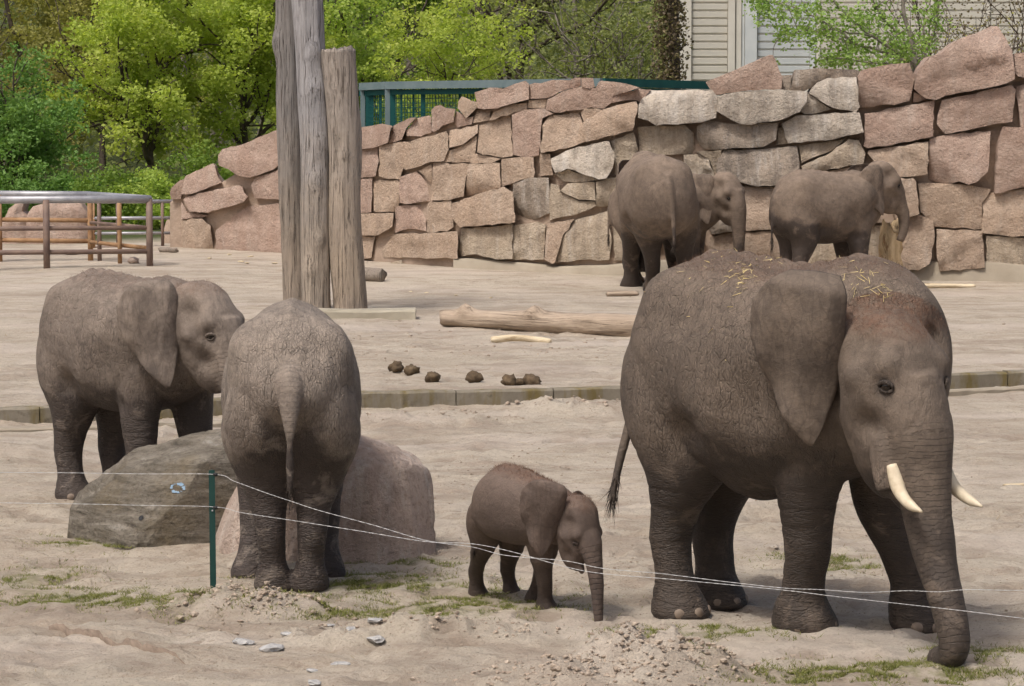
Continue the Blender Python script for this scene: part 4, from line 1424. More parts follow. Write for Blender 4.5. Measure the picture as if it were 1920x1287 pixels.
    # hair on back and crown
    if hair:
        w = np.clip(rust, 0, 1) * (no[:, 2] > -.1)
        if w.sum() > 0:
            idx = rng.choice(n, hair, p=w / w.sum())
            Vh = []
            for i in idx:
                p = co[i] * H + rng.normal(0, voxel * .5, 3)
                d = no[i] + np.array([-.55, 0, .1]) + rng.normal(0, .35, 3); d /= np.linalg.norm(d)
                sd_ = np.cross(d, rng.normal(0, 1, 3)); sd_ /= np.linalg.norm(sd_)
                L = hairlen * rng.uniform(.4, 1.2)
                Vh.append([p - sd_ * .0010 - no[i] * .004, p + sd_ * .0010 - no[i] * .004, p + d * L])
            h = quads_obj('hair', np.array(Vh), 3, M['hair'], root)
            h['kind'] = 'stuff'
    # tail tuft
    Vh = []
    tip = tpth[-1]; dr = tpth[-1] - tpth[-4]; dr /= np.linalg.norm(dr)
    for k in range(70):
        b = tpth[rng.integers(27, 34)] + rng.normal(0, .005, 3)
        d = dr + np.array([0, 0, -.35]) + rng.normal(0, .22, 3); d /= np.linalg.norm(d)
        sd_ = np.cross(d, rng.normal(0, 1, 3)); sd_ /= np.linalg.norm(sd_)
        L = rng.uniform(.04, .095)
        Vh.append(np.array([b - sd_ * .0018, b + sd_ * .0018, b + d * L + rng.normal(0, .008, 3)]) * H)
    h = quads_obj('tail_hair', np.array(Vh), 3, M['tail_hair'], root)
    return root, body, BVHTree.FromPolygons([Vector(v) for v in co * H], faces[:len(faces) - len(ef_all)])


def dark_low(z0, z1, k=1.0):
    return lambda co, no: k * smooth01((z0 - co[:, 2]) / (z0 - z1))


def rust_top(back=.6, head=.9):
    def f(co, no, hrel):
        b = back * smooth01((no[:, 2] - .72) / .22) * smooth01((co[:, 2] - .86) / .08) * (co[:, 0] < .5)
        h = head * smooth01((hrel[:, 2] - .135) / .05) * (np.linalg.norm(hrel, axis=1) < .26)
        return np.maximum(b, h)
    return f


# the mother, walking towards us with her head low
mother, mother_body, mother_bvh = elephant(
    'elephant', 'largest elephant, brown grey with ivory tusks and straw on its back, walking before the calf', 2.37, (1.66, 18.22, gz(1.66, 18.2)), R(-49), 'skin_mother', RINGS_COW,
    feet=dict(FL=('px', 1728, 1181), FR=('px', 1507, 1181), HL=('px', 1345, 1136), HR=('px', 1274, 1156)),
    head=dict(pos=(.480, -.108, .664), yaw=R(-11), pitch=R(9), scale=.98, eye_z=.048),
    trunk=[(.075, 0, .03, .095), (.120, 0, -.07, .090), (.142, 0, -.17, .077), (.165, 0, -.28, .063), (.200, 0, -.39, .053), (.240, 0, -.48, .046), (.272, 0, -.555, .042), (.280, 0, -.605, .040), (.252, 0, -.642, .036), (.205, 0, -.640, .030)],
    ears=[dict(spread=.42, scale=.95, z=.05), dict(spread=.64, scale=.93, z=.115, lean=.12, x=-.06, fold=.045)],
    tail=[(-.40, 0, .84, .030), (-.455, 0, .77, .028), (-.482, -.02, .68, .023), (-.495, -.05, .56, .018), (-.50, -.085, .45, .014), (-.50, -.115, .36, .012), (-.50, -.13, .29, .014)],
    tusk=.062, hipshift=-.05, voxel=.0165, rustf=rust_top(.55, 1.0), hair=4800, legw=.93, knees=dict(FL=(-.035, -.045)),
    darkf=lambda co, no: np.clip(smooth01((.60 - co[:, 2]) / .30) * .62 + .35 * smooth01((-no[:, 2] - .1) / .5), 0, 1),  # darker towards the legs; shade under the belly put into the colour
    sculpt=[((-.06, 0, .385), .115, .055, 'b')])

# the calf
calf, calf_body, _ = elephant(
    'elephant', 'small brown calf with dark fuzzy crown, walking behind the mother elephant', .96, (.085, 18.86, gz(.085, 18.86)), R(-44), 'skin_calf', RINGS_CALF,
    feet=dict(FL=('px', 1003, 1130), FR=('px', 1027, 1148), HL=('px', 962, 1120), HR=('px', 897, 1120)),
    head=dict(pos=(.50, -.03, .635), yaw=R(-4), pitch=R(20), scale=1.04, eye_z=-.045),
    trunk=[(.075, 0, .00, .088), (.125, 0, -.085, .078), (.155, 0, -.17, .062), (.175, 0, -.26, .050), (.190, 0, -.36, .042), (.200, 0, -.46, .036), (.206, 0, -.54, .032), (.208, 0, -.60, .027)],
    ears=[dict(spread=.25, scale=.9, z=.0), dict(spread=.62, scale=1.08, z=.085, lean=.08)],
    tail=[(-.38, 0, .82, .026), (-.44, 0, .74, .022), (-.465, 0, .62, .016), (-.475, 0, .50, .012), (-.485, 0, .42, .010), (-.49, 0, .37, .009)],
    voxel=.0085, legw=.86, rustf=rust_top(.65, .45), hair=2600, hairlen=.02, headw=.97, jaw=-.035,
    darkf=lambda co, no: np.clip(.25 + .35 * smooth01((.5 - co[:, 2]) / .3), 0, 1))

# the one seen from behind, at the boulders
RINGS_REAR = [(x, zt, zb, hw * .95) for (x, zt, zb, hw) in [(a, b, c + .09 * (1 if a < -.25 else max(0, (-.05 - a) / .2)), d) for (a, b, c, d) in RINGS_YOUNG]]
rear, rear_body, _ = elephant(
    'elephant', 'pale dusty elephant with dark wet hind legs, turned away, standing at the pink boulder', 1.915, (-1.508, 19.98, gz(-1.5, 19.98)), R(93.5), 'skin_rear', RINGS_REAR,
    feet=dict(FL=('px', 472, 1086), FR=('px', 609, 1086), HL=('px', 515, 1106), HR=('px', 579, 1106)),
    head=dict(pos=(.585, 0, .70), yaw=R(0), pitch=R(10), scale=.92),
    trunk=[(.075, 0, .02, .092), (.120, 0, -.08, .085), (.150, 0, -.17, .070), (.175, 0, -.24, .056), (.22, 0, -.29, .046), (.28, 0, -.31, .04), (.33, 0, -.30, .034)],
    ears=[dict(spread=.12, scale=.85), dict(spread=.12, scale=.85)],
    tail=[(-.41, 0, .81, .038), (-.462, 0, .755, .043), (-.494, 0, .69, .037), (-.510, 0, .62, .030), (-.514, 0, .55, .024), (-.510, 0, .48, .018), (-.506, 0, .43, .014), (-.502, 0, .385, .011)],
    voxel=.0155, nails=False, legw=.84, thigh=1.07,
    darkf=lambda co, no: np.clip(smooth01((.74 - .14 * np.clip((np.abs(co[:, 1]) - .08) / .14, 0, 1) + .09 * fbm(co * 6, 3) - .3 * np.clip(co[:, 0] + .2, 0, .3) - co[:, 2]) / .30), 0, 1) * .85,
    dustf=lambda co, no: .7 * smooth01((co[:, 2] - .66) / .25),
    sculpt=[((-.44, .05, .70), .05, .014, 'b'), ((-.44, -.05, .70), .05, .014, 'b'), ((-.47, 0, .56), .05, -.03, 'b'), ((-.33, .16, .86), .06, .016, 'b'), ((-.33, -.16, .86), .06, .016, 'b'), ((-.40, .09, .84), .05, -.012, 'b'), ((-.40, -.09, .84), .05, -.012, 'b')])

# the one behind the boulders
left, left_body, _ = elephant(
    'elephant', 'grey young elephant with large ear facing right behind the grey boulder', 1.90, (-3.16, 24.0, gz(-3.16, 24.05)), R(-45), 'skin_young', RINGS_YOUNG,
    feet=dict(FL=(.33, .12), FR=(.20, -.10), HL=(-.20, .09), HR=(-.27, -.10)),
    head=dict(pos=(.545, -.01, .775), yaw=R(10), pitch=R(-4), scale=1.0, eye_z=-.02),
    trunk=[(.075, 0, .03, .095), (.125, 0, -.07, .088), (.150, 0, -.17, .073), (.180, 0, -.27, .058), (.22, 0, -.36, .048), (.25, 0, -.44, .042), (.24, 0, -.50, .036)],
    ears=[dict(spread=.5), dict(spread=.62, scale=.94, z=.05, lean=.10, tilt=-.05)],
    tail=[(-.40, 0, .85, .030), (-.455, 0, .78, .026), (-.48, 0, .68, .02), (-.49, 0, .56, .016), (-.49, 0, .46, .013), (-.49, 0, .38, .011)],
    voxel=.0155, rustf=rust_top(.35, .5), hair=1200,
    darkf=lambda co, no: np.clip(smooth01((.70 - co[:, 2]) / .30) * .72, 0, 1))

# three by the wall
FZ = lambda x, y: gz(x, y)
walker, _, _ = elephant(
    'elephant', 'tall brown elephant turned away with tail hanging, before the wall', 2.33, (2.36, 48.0, FZ(2.36, 48.0)), R(98), 'skin_far', RINGS_COW,
    feet=dict(FL=('px', 1184, 542), FR=('px', 1272, 536), HL=('px', 1226, 549), HR=('px', 1288, 549)),
    head=dict(pos=(.56, -.02, .80), yaw=R(-8), pitch=R(0), scale=.95),
    trunk=[(.075, 0, .02, .095), (.120, 0, -.08, .088), (.150, 0, -.2, .070), (.175, 0, -.35, .056), (.2, 0, -.5, .046), (.22, 0, -.62, .04), (.21, 0, -.72, .034)],
    ears=[dict(spread=.5, scale=.9, z=-.02), dict(spread=.15, scale=.8)],
    tail=[(-.40, 0, .84, .035), (-.455, 0, .77, .032), (-.482, -.015, .66, .024), (-.49, -.025, .55, .019), (-.49, -.03, .45, .016), (-.49, -.03, .36, .013)],
    voxel=.03, smooth_it=4, nails=False, eyes=False, lids=False, legw=.92, darkf=lambda co, no: np.clip(smooth01((.60 + .12 * fbm(co * 5, 3) - co[:, 2]) / .25) * .75, 0, 1))
behind, _, _ = elephant(
    'elephant', 'light brown elephant facing right, half hidden behind the taller one at the wall', 1.92, (2.55, 49.75, FZ(2.5, 49.7)), R(-16), 'skin_far', RINGS_YOUNG,
    feet=dict(FL=(.27, .11), FR=(.29, -.11), HL=(-.27, .09), HR=(-.25, -.10)),
    head=dict(pos=(.585, -.04, .80), yaw=R(-30), pitch=R(0), scale=1.0),
    trunk=[(.075, 0, .03, .095), (.120, 0, -.08, .086), (.135, 0, -.2, .070), (.145, 0, -.33, .058), (.15, 0, -.46, .048), (.15, 0, -.58, .042), (.15, 0, -.68, .036)],
    ears=[dict(spread=.6, scale=.9), dict(spread=.6, scale=.92)],
    tail=[(-.40, 0, .85, .030), (-.455, 0, .78, .026), (-.482, 0, .68, .02), (-.49, 0, .56, .016), (-.49, 0, .46, .013), (-.49, 0, .38, .011)],
    voxel=.03, smooth_it=4, nails=False, eyes=True, lids=False, darkf=dark_low(.58, .35, .6))
feeder, _, _ = elephant(
    'elephant', 'dark rumped elephant reaching its trunk to the gnawed stump by the wall', 2.03, (5.16, 48.55, FZ(5.16, 48.5)), R(26), 'skin_far', RINGS_YOUNG,
    feet=dict(FL=(.27, .11), FR=(.26, -.11), HL=(-.27, .09), HR=(-.28, -.10)),
    head=dict(pos=(.555, -.02, .87), yaw=R(-8), pitch=R(-6), scale=.95),
    trunk=[(.075, 0, .03, .092), (.120, 0, -.06, .084), (.160, 0, -.15, .066), (.195, 0, -.25, .054), (.205, 0, -.35, .046), (.185, 0, -.44, .040), (.165, 0, -.49, .036)],
    ears=[dict(spread=.3, scale=.92), dict(spread=.22, scale=.92)],
    tail=[(-.40, 0, .85, .030), (-.455, 0, .78, .026), (-.482, 0, .68, .02), (-.49, 0, .56, .016), (-.49, 0, .46, .013), (-.49, 0, .38, .011)],
    voxel=.03, smooth_it=4, nails=False, eyes=True, lids=False, darkf=lambda co, no: np.clip(smooth01((.66 + .10 * fbm(co * 4, 3) - .25 * co[:, 0] - co[:, 2]) / .2), 0, 1) * .75)

# ------------------------------------------------------------------ boulders
def boulder(name, label, crest, Yc, depth, mat, seed, skew=0.0, rough=.05, nx=150, na=90, zbase=-.12, front=.55, facets=14, group='boulders between the elephants'):
    """crest: sight-line outline of the top from left to right; the mass is rounded off to the front and back"""
    pts = [P(px, py, Yc) for px, py in crest]
    xs = np.array([p.x for p in pts]); zs = np.array([p.z for p in pts])
    cx = (xs[0] + xs[-1]) / 2
    X = np.interp(np.linspace(0, 1, nx) ** 1.0, np.linspace(0, 1, 200), np.linspace(xs[0], xs[-1], 200))
    Z = np.interp(X, xs, zs)
    V = []
    t = np.linspace(-1, 1, nx)
    end = np.sqrt(np.clip(1 - np.abs(t) ** 3.2, 0, 1))
    for i in range(nx):
        for j in range(na):
            a = math.pi * j / (na - 1)
            c, s = math.cos(a), math.sin(a)
            y = -depth * end[i] * math.copysign(abs(c) ** .62, c) * (front / .5 if c > 0 else (1 - front) / .5)
            z = zbase + (Z[i] - zbase) * max(s, 0) ** .72
            V.append((X[i] - cx + skew * c * depth, y, z))
    V = np.array(V)
    # normals via shape gradient approximation: push along direction from the core
    core = np.array([0, 0, zs.max() * .35])
    d = V - core; d /= np.linalg.norm(d, axis=1)[:, None] + 1e-9
    r = np.random.default_rng(seed)
    q = V * 1.0 + seed * 5.1
    disp = rough * 1.4 * fbm(q * 1.2, 3) + rough * .7 * np.abs(fbm(q * 3.0, 3)) + rough * .35 * np.abs(fbm(q * [5, 5, 14] + 3 * fbm(q * 1.5, 2)[:, None], 3)) + rough * .2 * fbm(q * 11, 3)
    up = V[:, 2] > -.05
    # keep the crest line: displace mostly front and back
    w = np.abs(d[:, 1]) * .8 + .25
    V = V + d * (disp * w * up)[:, None]
    # broken faces
    for k in range(facets):
        n = r.normal(0, 1, 3); n[1] = -abs(n[1]); n[2] = abs(n[2]) * .5; n /= np.linalg.norm(n)
        h = V @ n
        lim = np.percentile(h, r.uniform(84, 96))
        V = V - n * (np.clip(h - lim, 0, None) * .85)[:, None]
    F = []
    for i in range(nx - 1):
        for j in range(na - 1):
            a = i * na + j
            F.append((a, a + 1, a + na + 1, a + na))
    F.append(tuple(range(na))[::-1]); F.append(tuple((nx - 1) * na + j for j in range(na)))
    o = mesh_obj(name, V, F, mat, None, True, loc=(cx, Yc, 0))
    tag(o, label, 'boulder', group)
    return o, V + np.array([cx, Yc, 0])


gb, gbV = boulder('boulder', 'grey gneiss boulder with a blue paint ring and a small drilled hole', [(78, 1008), (112, 968), (150, 928), (215, 880), (260, 845), (300, 822), (345, 803), (400, 796), (440, 797), (490, 812), (530, 850), (552, 920)], 22.35, .78, M['boulder_grey'], 4, rough=.11)
pb, pbV = boulder('boulder', 'rounded pink granite boulder behind the legs of the turned elephant', [(372, 1045), (380, 990), (402, 950), (432, 920), (470, 880), (540, 838), (600, 826), (655, 822), (710, 835), (770, 858), (800, 880), (822, 925), (828, 985), (815, 1040)], 21.30, .66, M['boulder_pink'], 9, rough=.09)


def paint_mark():
    bvh = BVHTree.FromPolygons([Vector(v) for v in gbV], [tuple(p.vertices) for p in gb.data.polygons])
    V, F = [], []
    N = 40
    good = []
    for k in range(N):
        a = 2 * math.pi * k / N
        for rr in (8 + 1.6 * math.sin(a * 2 + 1) + rng.normal(0, .8), 12 + 1.8 * math.sin(a * 2.0 + 2) + rng.normal(0, 1.0)):
            px, py = 333 + rr * math.cos(a) * 1.02, 915 + rr * math.sin(a) * .9
            d = Vector(ray(px, py)).normalized()
            h = bvh.ray_cast(Vector((0, 0, CAMH)), d)
            good.append(h[0] is not None)
            p = (h[0] - d * .006) if h[0] is not None else Vector((0, 0, 0))
            V.append(p - Vector(gb.location))
    for k in range(N):
        if perlin(np.array([[k * .31, 3.3, 1.0]]))[0] < -.22:
            continue
        j = (k + 1) % N
        q = (2 * k, 2 * k + 1, 2 * j + 1, 2 * j)
        if all(good[i] for i in q):
            F.append(q)
    mesh_obj('paint_mark', V, F, M['bluepaint'], gb)
    d = Vector(ray(265, 972)).normalized()
    h = bvh.ray_cast(Vector((0, 0, CAMH)), d)
    if h[0] is not None:
        n = h[1] if h[1].dot(d) < 0 else -h[1]
        s = n.cross(Vector((0, 0, 1))).normalized(); u = s.cross(n)
        V = [h[0] + n * .004 - Vector(gb.location)] + [h[0] + n * .005 + (s * math.cos(a) + u * math.sin(a)) * .022 - Vector(gb.location) for a in np.linspace(0, 2 * math.pi, 12, endpoint=False)]
        mesh_obj('drill_hole', V, [(0, 1 + k, 1 + (k + 1) % 12) for k in range(12)], M['insul'], gb)


paint_mark()


# ------------------------------------------------------------------ tree-trunk posts
def pole(label, base_px, top_px, top_h, Y, r0, r1, mat, seed, bend=0.0, knots=(), cut=0.0):
    b = P(base_px[0], base_px[1], Y)
    z0 = gz(b.x, Y) - .05
    t = P(top_px[0], top_px[1], Y)
    # straight line through both, up to top_h
    k = (top_h - z0) / (t.z - z0)
    tx = b.x + (t.x - b.x) * k
    N, S = 70, 40
    V, F = [], []
    r = np.random.default_rng(seed)
    for i in range(N + 1):
        f = i / N
        z = (top_h - z0) * f
        cx = (tx - b.x) * f + bend * math.sin(f * math.pi * 1.7 + seed) + .02 * math.sin(f * 9 + seed)
        cy = .03 * math.sin(f * 7 + seed * 2)
        rad = r0 + (r1 - r0) * f + .05 * math.exp(-f * 18) * r0
        aa = 2 * math.pi * np.arange(S) / S
        n1 = fbm(np.stack([np.cos(aa) * 2.2 + seed, np.sin(aa) * 2.2, 0 * aa + z * .7], -1), 3)
        n2 = fbm(np.stack([np.cos(aa) * 7 + seed, np.sin(aa) * 7, 0 * aa + z * .5], -1), 2)
        for j in range(S):
            a = aa[j]
            rr = rad * (1 + .10 * n1[j] - .07 * max(0, n2[j]))
            for (kz, ka, kr, kh) in knots:
                da = math.atan2(math.sin(a - ka), math.cos(a - ka)) * rad
                dd = ((z - kz) / kr) ** 2 + (da / kr) ** 2
                rr += kh * math.exp(-dd)
            zz = z
            if i == N:
                zz += cut * math.cos(a) + r.normal(0, .02)
            V.append((cx + rr * math.cos(a), cy + rr * math.sin(a), zz))
    for i in range(N):
        for j in range(S):
            a, c = i * S + j, i * S + (j + 1) % S
            F.append((a, c, c + S, a + S))
    V.append((tx - b.x, 0, top_h - z0 - .03))
    for j in range(S):
        F.append((N * S + j, N * S + (j + 1) % S, len(V) - 1))
    o = mesh_obj('tree_trunk_post', V, F, mat, None, True, loc=(b.x, Y, z0))
    tag(o, label, 'post', 'dead trunks set upright')
    return o


fa = -math.pi / 2
pole('tall dark weathered trunk with a slight kink, set upright behind its paler neighbours', (556, 575), (544, 100), 7.2, 44.1, .205, .21, M['wood_dark'], 2, .012, knots=[(4.05, math.pi, .2, .07), (1.2, fa - .2, .08, .02)])
pole('tall grey knotty trunk, upright between the dark trunk and the sawn one', (599, 585), (578, 60), 7.4, 43.35, .215, .235, M['wood_grey'], 5, .025, knots=[(2.0, fa + .1, .12, .035), (1.15, fa + .3, .10, .04), (.72, fa - .4, .12, .04), (3.35, fa + .2, .16, .05), (3.9, fa + .3, .1, .05), (2.55, fa + .5, .09, .04)])
pole('sawn off tan trunk post, shortest of the upright trunks', (656, 587), (636, 97), 4.05, 43.3, .240, .258, M['wood_tan'], 8, .0, knots=[(2.4, fa, .08, .02)], cut=.02)


def slab_near_posts():
    a = P(632, 612, 42.3); b = P(779, 612, 42.3)
    mb = MB()
    L = b.x - a.x + .9
    V, F = [], []
    for i in range(9):
        for (y, z) in ((0, -.1), (0, .10), (.03, .13), (.45, .13), (.45, -.1)):
            V.append((-L / 2 + L * i / 8 + rng.normal(0, .006), y + rng.normal(0, .008), z + (rng.normal(0, .006) if z > 0 else 0)))
    for i in range(8):
        for j in range(5):
            F.append((i * 5 + j, i * 5 + (j + 1) % 5, (i + 1) * 5 + (j + 1) % 5, (i + 1) * 5 + j))
    F.append((4, 3, 2, 1, 0)); F.append((40, 41, 42, 43, 44))
    o = mesh_obj('concrete_edging', V, F, M['concrete_old'], None, loc=(b.x - L / 2, 42.2, TER))
    tag(o, 'low concrete edging block in front of the upright trunks', 'concrete block')


slab_near_posts()


# ------------------------------------------------------------------ logs and sticks
def log(name, label, ends, Y0, Y1, r0, r1, mat, seed, zoff=0.0, knots=(), cat='log', group=None, bow=0.0, seg=20, N=50):
    a = G(*ends[0], TER); b = G(*ends[1], TER)
    if Y0:
        a = P(ends[0][0], ends[0][1], Y0); b = P(ends[1][0], ends[1][1], Y1)
    L = math.hypot(b.x - a.x, b.y - a.y)
    V, F = [], []
    for i in range(N + 1):
        f = i / N
        rad = r0 + (r1 - r0) * f
        aa = 2 * math.pi * np.arange(seg) / seg
        n1 = fbm(np.stack([0 * aa + f * L * 1.5 + seed, np.cos(aa) * 1.5, np.sin(aa) * 1.5], -1), 3)
        for j in range(seg):
            an = aa[j]
            rr = rad * (1 + .22 * n1[j])
            for (kf, ka, kr, kh) in knots:
                da = math.atan2(math.sin(an - ka), math.cos(an - ka)) * rad
                rr += kh * math.exp(-(((f - kf) * L / kr) ** 2 + (da / kr) ** 2))
            if i in (0, N):
                rr *= .9
            V.append((f * L + (.02 * math.cos(an * 3 + seed) if i in (0, N) else 0), rr * math.cos(an) + bow * math.sin(f * math.pi), rr * math.sin(an) + .5 * bow * math.sin(f * math.pi * 1.3)))
    for i in range(N):
        for j in range(seg):
            p, c = i * seg + j, i * seg + (j + 1) % seg
            F.append((p, c, c + seg, p + seg))
    F.append(tuple(range(seg))[::-1]); F.append(tuple(N * seg + j for j in range(seg)))
    z = gz((a.x + b.x) / 2, (a.y + b.y) / 2)
    o = mesh_obj(name, V, F, mat, None, True, loc=(a.x, a.y, z + zoff), rot=(0, 0, math.atan2(b.y - a.y, b.x - a.x)))
    tag(o, label, cat, group)
    return o


log('log', 'long bare log with branch stubs lying between trunks and mother elephant', [(832, 612), (1230, 632)], None, None, .13, .165, M['log'], 3, .12, knots=[(.12, 1.9, .10, .10), (.44, 1.8, .12, .10), (.44, -.9, .10, .22), (.46, -1.0, .09, .18)])
log('stick', 'pale peeled branch lying in front of the long log', [(922, 643), (1032, 643)], None, None, .045, .04, M['peeled'], 6, .045, cat='stick', bow=.05, N=24, seg=10)
log('stick', 'pale straight peeled stick on the sand near the gnawed stump', [(1710, 541), (1828, 540)], None, None, .04, .035, M['peeled'], 7, .04, cat='stick', bow=.015, N=24, seg=10)
log('stick', 'short brown stick at the foot of the tall turned elephant', [(1138, 556), (1196, 555)], None, None, .045, .04, M['log'], 9, .04, cat='stick', N=20, seg=10)
log('log', 'short dark log end lying beside the sawn trunk post', [(672, 533), (718, 535)], None, None, .13, .12, M['wood_dark'], 12, .1, N=20, seg=14)
log('stick', 'dark rotten branch lying before the end of the stone wall', [(300, 482), (332, 483)], None, None, .06, .05, M['wood_dark'], 14, .05, cat='stick', N=20, seg=10)
log('stick', 'thin pale stick on open sand right of the mother elephant', [(1884, 908), (1960, 906)], 24.9, 25.0, .014, .012, M['peeled'], 16, .012, cat='stick', N=16, seg=8)


def stump():
    b = P(1668, 540, 49.55)
    z0 = gz(b.x, 49.55) - .05
    N, S = 30, 28
    V, F = [], []
    Ht = 1.02
    for i in range(N + 1):
        f = i / N
        for j in range(S):
            a = 2 * math.pi * j / S
            q = np.array([[math.cos(a) * 1.6 + 3, math.sin(a) * 1.6, f * 2.6]])
            rr = (.20 - .02 * f + .04 * math.exp(-f * 9)) * (1 + .35 * float(fbm(q, 4)[0]))
            z = f * Ht
            if i == N:
                z += .08 * math.sin(2 * a + .5) + rng.normal(0, .02)
                if abs(math.sin(a + .6)) > .8:
                    z += .10
            V.append((rr * math.cos(a), rr * math.sin(a), z))
    for i in range(N):
        for j in range(S):
            a, c = i * S + j, i * S + (j + 1) % S
            F.append((a, c, c + S, a + S))
    V.append((0, 0, Ht - .12))
    for j in range(S):
        F.append((N * S + j, N * S + (j + 1) % S, len(V) - 1))
    o = mesh_obj('tree_stump', V, F, M['stump'], None, True, loc=(b.x, 49.55, z0))
    tag(o, 'gnawed orange stump at the wall under the elephant trunk', 'stump')


stump()


# ------------------------------------------------------------------ dung, stones
def lump(name, label, px, py, size, mat, seed, cat, group, zb=TER, sq=.85, sub=3, sink=.25, elong=1.0):
    bm = bmesh.new(); bmesh.ops.create_icosphere(bm, subdivisions=sub, radius=1)
    co = np.array([v.co[:] for v in bm.verts])
    d = 1 + .34 * fbm(co * 1.3 + seed * 3, 2) + .26 * fbm(co * 3.2 + seed, 3)
    co = co * d[:, None] * [size * elong, size, size * sq]
    for v, c in zip(bm.verts, co):
        v.co = c
    me = bpy.data.meshes.new(name); bm.to_mesh(me); bm.free()
    me.materials.append(mat)
    me.polygons.foreach_set('use_smooth', [name == 'dung_ball'] * len(me.polygons))
    o = bpy.data.objects.new(name, me); COL.objects.link(o)
    p = G(px, py, zb)
    o.location = (p.x, p.y, gz(p.x, p.y) + size * sq * (1 - sink))
    o.rotation_euler = (0, 0, seed * 1.7)
    tag(o, label, cat, group)
    return o


M['pale_chip'] = mat_simple('pale_rubble', (0.26, 0.255, 0.25), (0.50, 0.49, 0.475), 18, 0.95, 0.02, 24)
DL = 'dark round dung ball lying apart on the sand above the kerb'
for k, (px, py, s, lab) in enumerate([(743, 695, .085, 'dark dung ball, outermost of the pair nearest the upright trunks'), (772, 697, .080, 'dark dung ball, inner one of the pair nearest the upright trunks'),
                                      (812, 716, .082, 'lone dark dung ball close to the kerb edge, beside the pair'), (890, 712, .085, 'lone dark dung ball between the pair and the cluster'),
                                      (955, 723, .085, 'dark dung ball at the left of the cluster of three'), (973, 723, .055, 'small dung ball in the middle of the cluster of three'),
                                      (997, 722, .098, 'largest dung ball of the cluster of three near the kerb')]):
    lump('dung_ball', lab, px, py, s, M['dung'], k + 1, 'dung', 'dung balls above the kerb', elong=1.1)
for k, (px, py, s) in enumerate([(455, 1207, .05), (510, 1212, .06), (540, 1190, .035), (660, 1198, .045), (702, 1192, .04), (705, 1207, .055), (637, 1244, .04), (590, 1275, .04), (618, 1192, .025), (585, 1250, .03)]):
    lump('rubble_piece', 'small pale grey broken stone lying on the churned sand in front', px, py, s, M['pale_chip'], k + 20, 'stone', 'pale rubble on the churned sand', zb=0, sq=.38, sub=2, sink=.55, elong=1.4)
lump('rubble_piece', 'tiny dark pebble on the churned earth before the calf', 742, 1183, .02, M['dung'], 50, 'stone', None, zb=0)
lump('rubble_piece', 'white scrap of stone behind the legs of the mother elephant', 1452, 1024, .03, M['pale'], 51, 'stone', None, zb=0, sq=.4, elong=1.6)
for k, (px, py) in enumerate([(393, 495), (452, 502), (463, 505), (515, 505), (430, 488), (470, 492), (770, 548), (800, 550), (855, 555), (920, 560)]):
    lump('wood_chip', 'small pale wood chip on the sand before the wall', px, py, .045 if k < 6 else .03, M['peeled'], k + 60, 'chip', 'pale chips before the wall', sq=.4, sub=1, elong=1.6)
lump('earth_clod', 'low brown clod of earth inside the pipe railing', 250, 503, .11, M['boulder_pink'], 77, 'clod', None, sq=.7, sub=2)
lump('earth_clod', 'flat brown clod of earth at the foot of the far gate', 135, 483, .11, M['dung'], 78, 'clod', None, sq=.45, sub=2, elong=1.5)

def crust():
    pa, pb_ = G(92, 1176), G(372, 1240)
    e = pb_ - pa; L = e.length; e.normalize(); nn = Vector((-e.y, e.x, 0))
    F = []
    N, K = 110, 12
    f = np.linspace(0, 1, N + 1)[:, None]; g = np.linspace(0, 1, K + 1)[None, :]
    jag = .014 * fbm(np.stack([f * 16, 0 * f + 3, 0 * f], -1), 4)
    lift = .042 * np.minimum(1, f * 10) * np.minimum(1, (1 - f) * 3)
    w = jag * (1 - g) + .62 * g
    PX = pa.x + e.x * L * f + nn.x * w; PY = pa.y + e.y * L * f + nn.y * w
    PZ = ground_z(PX, PY) + lift * (1 - g) ** 1.5 - .012 * g + .005 * fbm(np.stack([PX * 9, PY * 9, 0 * PX], -1), 3)
    w2 = jag + .010 + .008 * fbm(np.stack([f * 50, 0 * f + 1, 0 * f], -1), 2)
    QX = pa.x + e.x * L * f + nn.x * w2; QY = pa.y + e.y * L * f + nn.y * w2
    QZ = ground_z(QX, QY) - .05
    V = np.concatenate([np.stack([PX - pa.x, PY - pa.y, PZ], -1), np.stack([QX - pa.x, QY - pa.y, QZ], -1)], 1).reshape(-1, 3)
    m = K + 2
    for i in range(N):
        for k in range(K):
            F.append((i * m + k, (i + 1) * m + k, (i + 1) * m + k + 1, i * m + k + 1))
        F.append((i * m + m - 1, (i + 1) * m + m - 1, (i + 1) * m, i * m))
    o = mesh_obj('earth_crust', V, F, M['sand'], None, False, loc=(pa.x, pa.y, 0))
    o.data.materials.append(M['crumb_dark'])
    for q in o.data.polygons:
        q.use_smooth = True
        if m - 1 in [v % m for v in q.vertices]:
            q.material_index = 1
    tag(o, 'broken edge of hard crusted earth, dark along its raw side', 'earth crust')


M['crumb_dark'] = mat_simple('raw_earth', (0.17, 0.13, 0.10), (0.30, 0.235, 0.185), 14, 0.95, 0.02, 30)
crust()


